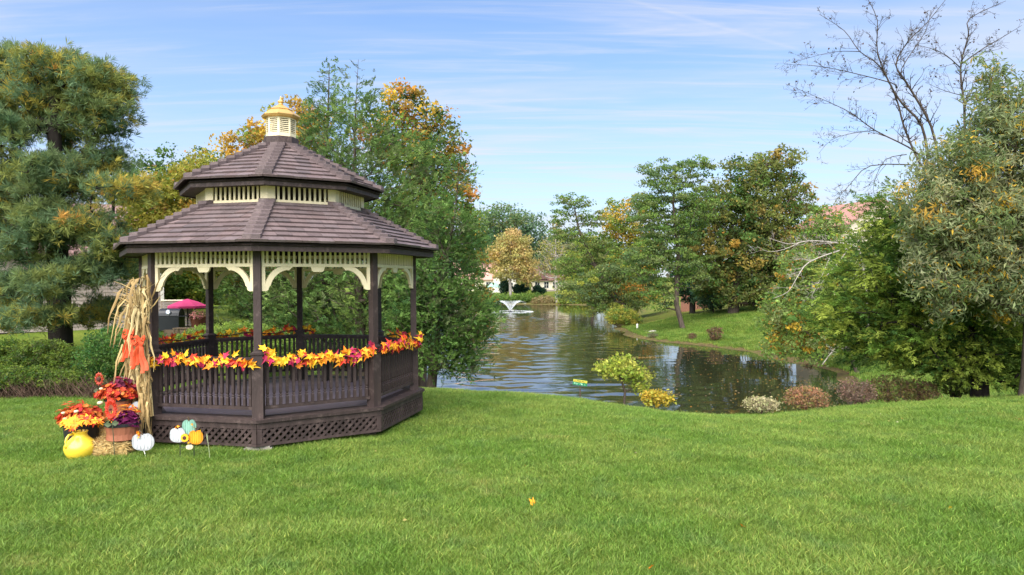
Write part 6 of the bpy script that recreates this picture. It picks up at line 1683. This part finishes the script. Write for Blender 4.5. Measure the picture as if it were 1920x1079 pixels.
# ---- hay bales
HAY = mat('hay_straw', (0.50, 0.34, 0.13), 0.95, 0.4, 18, (0.4, 1, 1), 0.9, 40)
HAYS = [mat('straw_light', (0.62, 0.46, 0.20), 0.9, 0.2, 9), mat('straw_dark', (0.40, 0.26, 0.09), 0.9, 0.2, 9)]
def hay_bale(label, px, py, d_, w, dp_, h, seed, rz=0.0, zb=None):
    rs = np.random.default_rng(seed); p = at(px, py, d_); z0 = gz(p[0], d_)-0.02 if zb is None else zb
    root = empty('hay_bale', (p[0], d_, z0), rz); tag(root, label, 'hay bale')
    bm = bmesh.new(); bmesh.ops.create_cube(bm, size=1.0); bmesh.ops.subdivide_edges(bm, edges=bm.edges[:], cuts=7, use_grid_fill=True)
    for v in bm.verts:
        c = v.co; k = 1-0.10*max(0, (abs(c.x)*2)**6*(abs(c.z)*2)**6)
        v.co = Vector((c.x*w*k+rs.normal()*0.010, c.y*dp_*k+rs.normal()*0.010, (c.z+0.5)*h*(1 if c.z < 0 else k)+rs.normal()*0.010))
    me = bpy.data.meshes.new('bale'); bm.to_mesh(me); bm.free(); me.materials.append(HAY); link('bale', me, root)
    n = 1500; f_ = rs.integers(0, 3, n); u = rs.uniform(-.5, .5, (n, 2))
    P = np.where((f_ == 0)[:, None], np.stack([u[:, 0]*w, np.full(n, -dp_/2), (u[:, 1]+.5)*h], -1), np.where((f_ == 1)[:, None], np.stack([u[:, 0]*w, u[:, 1]*dp_, np.full(n, h)], -1), np.stack([np.sign(u[:, 0])*w/2, u[:, 1]*dp_, (u[:, 0]+.5)*h], -1)))
    for q in range(2):
        k = rs.random(n) < 0.5; mb = MB()
        stamp(mb, LEAF_LONG[0]*np.array((1, 0.35, 1)), LEAF_LONG[1], P[k], frames(rs.normal(size=(k.sum(), 3))*np.array((1.4, 0.7, 0.5)), rs), rs.uniform(0.06, 0.17, k.sum()), np.full((k.sum(), 3), 0.5), 0.1, rs)
        tag(mb.build('loose_straw', HAYS[q], root), kind='stuff')
    tw = MB()
    for x in (-w*0.22, w*0.22):
        tw.tube([(x, -dp_/2-0.012, 0.0), (x, -dp_/2-0.012, h+0.01), (x, dp_/2+0.012, h+0.012), (x, dp_/2+0.012, 0)], 0.004, 4)
    tw.build('twine', HUSK[2], root)
    return (p[0], d_, z0+h)
top1 = hay_bale('ragged low hay bale on the lawn under the wooden barrel planter', 214, 850, 10.02, 0.56, 0.42, 0.26, 601, R(4))
top2 = hay_bale('hay bale behind the barrel planter carrying the upper flower pot', 228, 830, 10.62, 0.62, 0.42, 0.52, 602, R(-3))
# ---- pots of flowers
MUMS = [(0.50, 0.045, 0.018), (0.58, 0.11, 0.02), (0.42, 0.025, 0.03), (0.66, 0.22, 0.05), (0.52, 0.07, 0.04)]
def blossom(rs=np.random.default_rng(3)):
    v, f = [], []
    for i in range(7):
        a = i*6.283/7; b = len(v); c, s = math.cos(a), math.sin(a)
        v += [(0, 0, 0), (0.32*c-0.16*s, 0.32*s+0.16*c, 0.12), (0.55*c, 0.55*s, 0.16), (0.32*c+0.16*s, 0.32*s-0.16*c, 0.12)]; f.append((b, b+1, b+2, b+3))
    return np.array(v), np.array(f)
BLOS = blossom()
WOODPOT = mat('reddish_barrel_wood', srgb(158, 98, 72), 0.7, 0.25, 6, (1, 1, 0.15), 0.3, 25)
def white_gourd(parent, loc, r, m=None):
    mb = MB(); prof = [(0.0, -0.6), (0.6, -0.5), (0.95, -0.1), (0.9, 0.35), (0.5, 0.58), (0.1, 0.5)]; v = []; f = []; k = 16
    for ra, z in prof:
        for i in range(k):
            a = 6.283*i/k; rr_ = ra*(1-0.10*(i % 2)); v.append((rr_*math.cos(a), rr_*math.sin(a), z))
    for j in range(len(prof)-1):
        for i in range(k): f.append((j*k+i, j*k+(i+1) % k, (j+1)*k+(i+1) % k, (j+1)*k+i))
    mb.add(np.array(v)*r, f); mb.build('mini_pumpkin', m or mat('pale_gourd', srgb(214, 198, 160), 0.5, 0.06, 5), parent, smooth=True, loc=loc)
def flower_pot(label, px, d_, zb, r, h, potm, rim, masses, seed, gourds=()):
    p = at(px, 700, d_); root = empty('flower_pot', (p[0], d_, zb)); tag(root, label, 'flower pot')
    MB().ring([(r*0.80, 0), (r*0.86, h*0.06), (r, h*0.86), (r*1.0, h), (r*0.9, h), (r*0.88, h*0.9)], 20).build('pot', potm, root)
    if rim: MB().ring([(r*1.02, h*0.84), (r*1.06, h*0.85), (r*1.06, h*1.0), (r*0.92, h*1.002)], 20, cap=False).build('rim', POT_D, root)
    for i, (c, rx, rz, n, cols, size, sh) in enumerate(masses):
        m = MB(); flower_mass(m, c, rx, rx*0.8, rz, n, cols, size, seed+i, sh); m.build('blooms', FLOW, root)
    for c, rr_ in gourds: white_gourd(root, c, rr_)
    return root
flower_pot('black pot of red and orange chrysanthemums standing behind the yellow vase', 152, 10.35, gz(-6.3, 10.35), 0.24, 0.44, POT_D, False,
    [((0, 0, 0.44), 0.34, 0.24, 420, MUMS, 0.075, BLOS), ((-0.12, 0, 0.46), 0.28, 0.30, 90, [(0.65, 0.12, 0.03), (0.5, 0.05, 0.03)], 0.12, LEAF_LONG), ((0, 0, 0.38), 0.30, 0.14, 160, [(0.05, 0.10, 0.02), (0.08, 0.10, 0.03)], 0.07, LEAF_OVAL)], 611, [((0.06, -0.22, 0.62), 0.036), ((-0.08, -0.26, 0.52), 0.032), ((-0.13, -0.22, 0.6), 0.03)])
flower_pot('brown pot of orange chrysanthemums raised on the back hay bale', 222, 10.62, top2[2]+0.005, 0.19, 0.24, WOODPOT, True,
    [((0.0, 0, 0.25), 0.33, 0.22, 430, MUMS, 0.075, BLOS), ((0.05, 0.05, 0.30), 0.26, 0.28, 80, [(0.18, 0.02, 0.05), (0.28, 0.03, 0.04), (0.12, 0.02, 0.05)], 0.14, LEAF_OVAL), ((-0.05, 0, 0.22), 0.32, 0.12, 140, [(0.06, 0.10, 0.02), (0.5, 0.10, 0.03)], 0.08, LEAF_LONG)], 621, [((-0.13, -0.26, 0.20), 0.045), ((-0.16, -0.18, 0.40), 0.03)])
bp_ = flower_pot('half-barrel planter with black rim and purple kale on the front hay bale', 229, 10.0, top1[2]+0.005, 0.225, 0.245, WOODPOT, True,
    [((0.08, -0.03, 0.22), 0.17, 0.19, 150, [(0.16, 0.015, 0.08), (0.26, 0.04, 0.14), (0.09, 0.01, 0.05)], 0.14, LEAF_OVAL), ((0.02, 0.05, 0.25), 0.22, 0.26, 140, [(0.75, 0.25, 0.03), (0.8, 0.4, 0.05), (0.6, 0.1, 0.03)], 0.10, LEAF_LONG), ((-0.05, 0, 0.2), 0.2, 0.12, 70, [(0.07, 0.10, 0.04)], 0.10, LEAF_OVAL)], 631)
for j in range(20):
    a = 6.283*j/20
    MB().box(-0.0335, 0.0335, -0.004, 0.004, 0.012, 0.20).build('stave', WOODPOT, bp_, loc=(0.212*math.sin(a), -0.212*math.cos(a), 0), rot=(R(-7.5), 0, a))
# ---- yellow vase with leaves
vp = at(151, 860, 9.82); vz = gz(vp[0], 9.82)
vr = empty('vase', (vp[0], 9.82, vz)); tag(vr, 'round glossy yellow jug vase with a side handle on the grass', 'vase')
YEL = mat('yellow_glaze', srgb(246, 212, 66), 0.26, 0.05, 3, spec=0.6, wear=(srgb(226, 186, 52), 0.6, 0.9, 6))
prof = [(0.10, 0.0), (0.125, 0.008), (0.165, 0.05), (0.195, 0.11), (0.207, 0.165), (0.198, 0.215), (0.165, 0.265), (0.12, 0.305), (0.092, 0.335), (0.085, 0.365), (0.098, 0.392), (0.104, 0.398), (0.096, 0.402), (0.080, 0.38), (0.076, 0.34)]
MB().ring(prof, 32).build('body', YEL, vr, smooth=True)
hp = [(-0.055, -0.075, 0.375), (-0.075, -0.135, 0.37), (-0.088, -0.165, 0.33), (-0.092, -0.178, 0.28), (-0.09, -0.185, 0.235), (-0.087, -0.178, 0.205)]
MB().tube(hp, [0.016, 0.017, 0.017, 0.016, 0.016, 0.024], 8).build('handle', YEL, vr, smooth=True)
bq = empty('leaf_bouquet', (vp[0], 9.82, vz+0.40)); tag(bq, 'bunch of orange and gold autumn leaves spilling from the yellow vase', 'bouquet')
rs = np.random.default_rng(71)
for i in range(46):
    q = rs.choice(5, p=[0.30, 0.30, 0.14, 0.02, 0.24]); a = rs.uniform(0, 6.283); rr_ = 0.05+rs.random()**0.6*0.21; 
    o = link('leaf', GLEAF[q][rs.integers(3)], bq, (rr_*math.cos(a), rr_*math.sin(a)*0.7, 0.15-rr_*0.32+rs.uniform(0, 0.09)))
    n_ = Vector((math.cos(a)*0.5, math.sin(a)*0.5-0.5, 0.9)).normalized()
    o.rotation_euler = (n_.to_track_quat('Z', 'Y') @ Matrix.Rotation(rs.uniform(0, 6.28), 3, 'Z').to_quaternion()).to_euler(); s_ = rs.uniform(0.15, 0.23); o.scale = (s_, s_, s_)
st = MB()
for i in range(7):
    a = i*0.9; st.tube([(0.02*math.cos(a), 0.02*math.sin(a), -0.2), (0.1*math.cos(a), 0.07*math.sin(a), 0.12)], 0.004, 4)
st.build('stem', VINE, bq)
# ---- red metal sunflowers on stakes
def sunflower(label, px, py, d_, rx, rz, col, npet, foot_px, leafs, seed, cs_=0.42):
    p = at(px, py, d_); gb = at(foot_px, 860, d_); g0 = gz(p[0], d_)
    root = empty('sunflower_stake', (p[0], d_, g0)); tag(root, label, 'garden stake')
    zc = p[2]-g0; cm = petal_mat('petal_'+str(seed), col); cm2 = petal_mat('petal_tip_'+str(seed), tuple(min(1, c*1.12+0.01) for c in col))
    for i in range(npet):
        a = 6.283*i/npet; lay = i % 2
        r0, r1 = 0.35, 1.0-0.12*lay
        c, s = math.cos(a), math.sin(a); w = 0.17
        v = [(rx*r0*c, 0, rz*r0*s), (rx*(0.7*c-w*s), -0.012-0.006*lay, rz*(0.7*s+w*c)), (rx*r1*c, 0.004, rz*r1*s), (rx*(0.7*c+w*s), -0.012-0.006*lay, rz*(0.7*s-w*c))]
        v2 = [(x, y+0.003, z) for x, y, z in v]
        MB().add(v+v2, BOXF).build('petal', cm if lay else cm2, root, loc=(0, 0, zc))
    MB().ring([(cs_*min(rx, rz), -0.012), (cs_*0.95*min(rx, rz), 0.012), (cs_*0.6*min(rx, rz), 0.022)], 14).build('flower_centre', mat('seed_brown', (0.10, 0.035, 0.03), 0.9, 0.3, 60, bump=0.6), root, loc=(0, -0.014, zc), rot=(R(90), 0, 0))
    MB().tube([(0, 0.012, zc-0.02), ((gb[0]-p[0])*0.5, 0.012, zc*0.5), (gb[0]-p[0], 0.01, -0.1)], 0.006, 6).build('stake', mat('stake_green', (0.05, 0.07, 0.035), 0.6, 0.1, 6), root)
    for lx_, lz_ in leafs:
        v = [(0, 0.008, lz_), (lx_*0.5, 0.0, lz_+0.05), (lx_, 0.004, lz_+0.01), (lx_*0.5, 0.0, lz_-0.035)]
        MB().add(v+[(x, y+0.003, z) for x, y, z in v], BOXF).build('leaf', mat('leaf_dull_green', (0.09, 0.12, 0.06), 0.6, 0.15, 9), root)
sunflower('small dark-centred red metal sunflower rising above the flower pots', 186, 711, 10.55, 0.075, 0.11, (0.42, 0.06, 0.03), 22, 181, [(-0.09, 0.85)], 701)
sunflower('large bright red metal sunflower in front of the barrel planter', 208, 768, 9.72, 0.095, 0.175, (0.52, 0.035, 0.012), 30, 215, [(-0.10, 0.50), (0.11, 0.52)], 702, 0.16)
# ---- pumpkin cut-outs on stakes
def pumpkin_board(parent, name, cx, cz, rx, rz, col, y0=0.0, lobes=5, th=0.012, stem=None):
    """a flat sawn board, painted lobes standing slightly proud"""
    m = petal_mat(name+'_paint', col); md = petal_mat(name+'_edge', tuple(c*0.74 for c in col))
    n = 40; out = []
    for i in range(n):
        a = 6.283*i/n; k = 1.0 + 0.035*abs(math.cos(a*lobes/2.0)) - (0.10 if abs(a-1.5708) < 0.25 else 0)
        e = 2.5; c, s = math.cos(a), math.sin(a)
        out.append((cx+rx*k*math.copysign(abs(c)**(2/e), c), cz+rz*k*math.copysign(abs(s)**(2/e), s)))
    b = MB().prism(out, y0, y0+th).build(name, md, parent)
    for j in range(lobes):
        t = (j+0.5)/lobes*2-1; x = cx+rx*0.80*t; hw = rx*0.80/lobes*1.0*(1-0.25*abs(t))
        hz = rz*0.90*math.sqrt(max(0.1, 1-(t*0.92)**4))
        pl = [(x+hw*math.cos(q)+(t*rx*0.10)*math.cos(q)*0, cz+hz*math.sin(q)) for q in np.linspace(0, 6.283, 20, endpoint=False)]
        MB().prism(pl, y0-0.004-0.0004*j, y0-0.0005).build('lobe', m, b)
    if stem is not None:
        MB().tube([(cx, y0+0.003, cz+rz*0.82), (cx+stem*0.4, y0, cz+rz*1.15), (cx+stem, y0-0.004, cz+rz*1.36)], [0.012, 0.009, 0.011], 6).build('stem', mat('pumpkin_stem', (0.10, 0.065, 0.035), 0.8, 0.2, 9), b)
    return b
def stake_thing(label, px, d_):
    p = at(px, 850, d_); root = empty('pumpkin_stake', (p[0], d_, gz(p[0], d_))); tag(root, label, 'garden stake'); return root, p
s = 9.75/F_PX
r1, p = stake_thing('single white pumpkin cut-out on a white stake near the hay bale', 268, 9.75)
zb = lambda y: at(268, y, 9.75)[2]-gz(p[0], 9.75)
pumpkin_board(r1, 'white_pumpkin', 0, zb(829), 20.5*s, 16*s, (0.56, 0.57, 0.58), stem=-0.05)
MB().tube([(0.01, 0.006, zb(845)), (0.045, 0.004, 0.03), (0.05, 0.003, 0.012), (0.13, 0.0, 0.02), (0.13, 0.0, -0.05)], 0.006, 6).build('stake', TRIM, r1)
rs = np.random.default_rng(81)
for i in range(6):
    o = link('leaf', GLEAF[1 if i % 2 else 4][i % 3], r1, (-0.055+rs.normal()*0.02, -0.025, zb(816)+rs.normal()*0.02)); o.scale = (0.075,)*3; o.rotation_euler = (R(80)+rs.normal()*.3, rs.normal()*.5, rs.uniform(0, 6))
r2, p = stake_thing('trio of white, teal and orange pumpkin cut-outs with a sunflower on stakes', 350, 9.68)
zb = lambda y: at(350, y, 9.68)[2]-gz(p[0], 9.68)
X = lambda x: (x-350)*s
pumpkin_board(r2, 'teal_pumpkin', X(353), zb(802), 13*s, 14*s, (0.22, 0.42, 0.32), 0.03, stem=-0.01)
pumpkin_board(r2, 'white_pumpkin', X(333), zb(816), 14*s, 13.5*s, (0.55, 0.56, 0.56), 0.0, stem=0.0)
pumpkin_board(r2, 'orange_pumpkin', X(368), zb(820), 13*s, 13*s, (0.82, 0.30, 0.015), -0.012, stem=0.005)
pumpkin_board(r2, 'cream_pumpkin', X(357), zb(838), 6.5*s, 4.5*s, (0.80, 0.66, 0.42), -0.03, 4)
fl = MB()
for i in range(16):
    a = 6.283*i/16; c, s2 = math.cos(a), math.sin(a); rr_ = 8.5*s
    MB().prism([(0.3*rr_*c, 0.3*rr_*s2), (rr_*(0.65*c-0.2*s2), rr_*(0.65*s2+0.2*c)), (rr_*c, rr_*s2), (rr_*(0.65*c+0.2*s2), rr_*(0.65*s2-0.2*c))], -0.046-0.0004*(i % 4), -0.040).build('sunflower_petal', GCOL[0], r2, loc=(X(349), 0, zb(820)))
MB().ring([(3.6*s, 0), (3.4*s, 0.008), (1.5*s, 0.012)], 14).build('sunflower_centre', MATS['seed_brown'], r2, loc=(X(349), -0.046, zb(820)), rot=(R(90), 0, 0))
DST = MATS['dark_metal']
MB().tube([(X(337), 0.014, zb(828)), (X(337), 0.012, -0.08)], 0.005, 6).build('stake', DST, r2)
MB().tube([(X(364), 0.004, zb(832)), (X(363), 0.004, -0.08)], 0.005, 6).build('stake', DST, r2)
MB().tube([(X(337), 0.012, zb(840)), (X(355), 0.0, zb(840))], 0.004, 6).build('cross_bar', DST, r2)
for i, (x, y) in enumerate([(335, 799), (331, 801), (377, 806), (355, 829), (362, 795), (365, 800)]):
    o = link('leaf', GLEAF[(4, 1, 0, 0, 4, 0)[i]][i % 3], r2, (X(x), -0.02, zb(y))); o.scale = (0.06,)*3; o.rotation_euler = (R(85), 0.4*i, i)
gs = at(394, 862, 9.6); tag(MB().tube([(0, 0, 0), (-0.012, 0, 0.16), (-0.03, 0, 0.30), (-0.04, 0, 0.38)], [0.004, 0.004, 0.0045, 0.003], 5).tube([(-0.034, 0, 0.31), (-0.038, 0, 0.35), (-0.042, 0, 0.41)], [0.004, 0.009, 0.002], 6).build('grass_stalk', mat('pale_stalk', (0.36, 0.40, 0.22), 0.8, 0.1, 6), loc=(gs[0], 9.6, gz(gs[0], 9.6))), 'single tall pale seed stalk standing in front of the lattice', 'grass stalk')
# ---- lantern, hook
lp_ = at(257, 776, 10.5); lr = empty('lantern', (lp_[0], 10.5, gz(lp_[0], 10.5))); tag(lr, 'dark grey metal lantern on a crate between the flower pots and corn stalks', 'lantern')
MB().box(-0.11, 0.11, -0.11, 0.11, 0, 0.40).build('crate', WOOD_D, lr)
LGR = mat('grey_tin', (0.16, 0.17, 0.18), 0.45, 0.2, 7, metallic=0.4)
MB().box(-0.085, 0.085, -0.085, 0.085, 0.402, 0.43).build('base', LGR, lr)
MB().ring([(0.118, 0.61), (0.118, 0.63), (0.03, 0.70)], 4, math.pi/4).build('top', LGR, lr)
for sx in (-1, 1):
    for sy in (-1, 1): MB().box(sx*0.075-0.008, sx*0.075+0.008, sy*0.075-0.008, sy*0.075+0.008, 0.431, 0.609).build('post', LGR, lr)
MB().ring([(0.03, 0.431), (0.03, 0.52), (0.004, 0.525)], 10).build('candle', TRIM, lr)
hk = at(243, 709, 10.9); tag(MB().tube([(0, 0, -0.02), (0, 0, hk[2]-gz(hk[0], 10.9)), (-0.02, 0, hk[2]-gz(hk[0], 10.9)+0.012), (-0.19, 0, hk[2]-gz(hk[0], 10.9)+0.012)], 0.005, 6).build('plant_hook', LGR, loc=(hk[0], 10.9, gz(hk[0], 10.9))), 'thin grey metal plant hook beside the corn stalks', 'hook')
# ---- the one big fallen leaf, and a few others
fl_ = at(1000, 955, 7.6); k_ = F_PX
def lawn_hit(px, py):
    lo, hi = 4.0, 30.0
    for _ in range(40):
        m = (lo+hi)/2; p = at(px, py, m)
        if p[2] > gz(p[0], m): lo = m
        else: hi = m
    return at(px, py, lo)
for i, (px, py, q, sc, lab) in enumerate([(1000, 955, 4, 0.19, 'large orange maple leaf lying alone on the open lawn'), (1393, 997, 1, 0.07, 'small orange-red leaf in the grass on the right of the lawn'), (1783, 962, 0, 0.06, 'curled pale yellow leaf on the right side of the lawn'), (1222, 1075, 1, 0.07, 'rusty leaf at the bottom edge of the lawn'), (1500, 797, 2, 0.07, 'dark red leaf on the lawn near the pond shrubs')]):
    p = lawn_hit(px, py); o = link('fallen_leaf', GLEAF[q][i % 3], None, (p[0], p[1], p[2]+0.055)); tag(o, lab, 'leaf', 'single fallen leaves on the lawn')
    o.scale = (sc*1.3,)*3; o.rotation_euler = (R(38), R(8), 0.7+i)
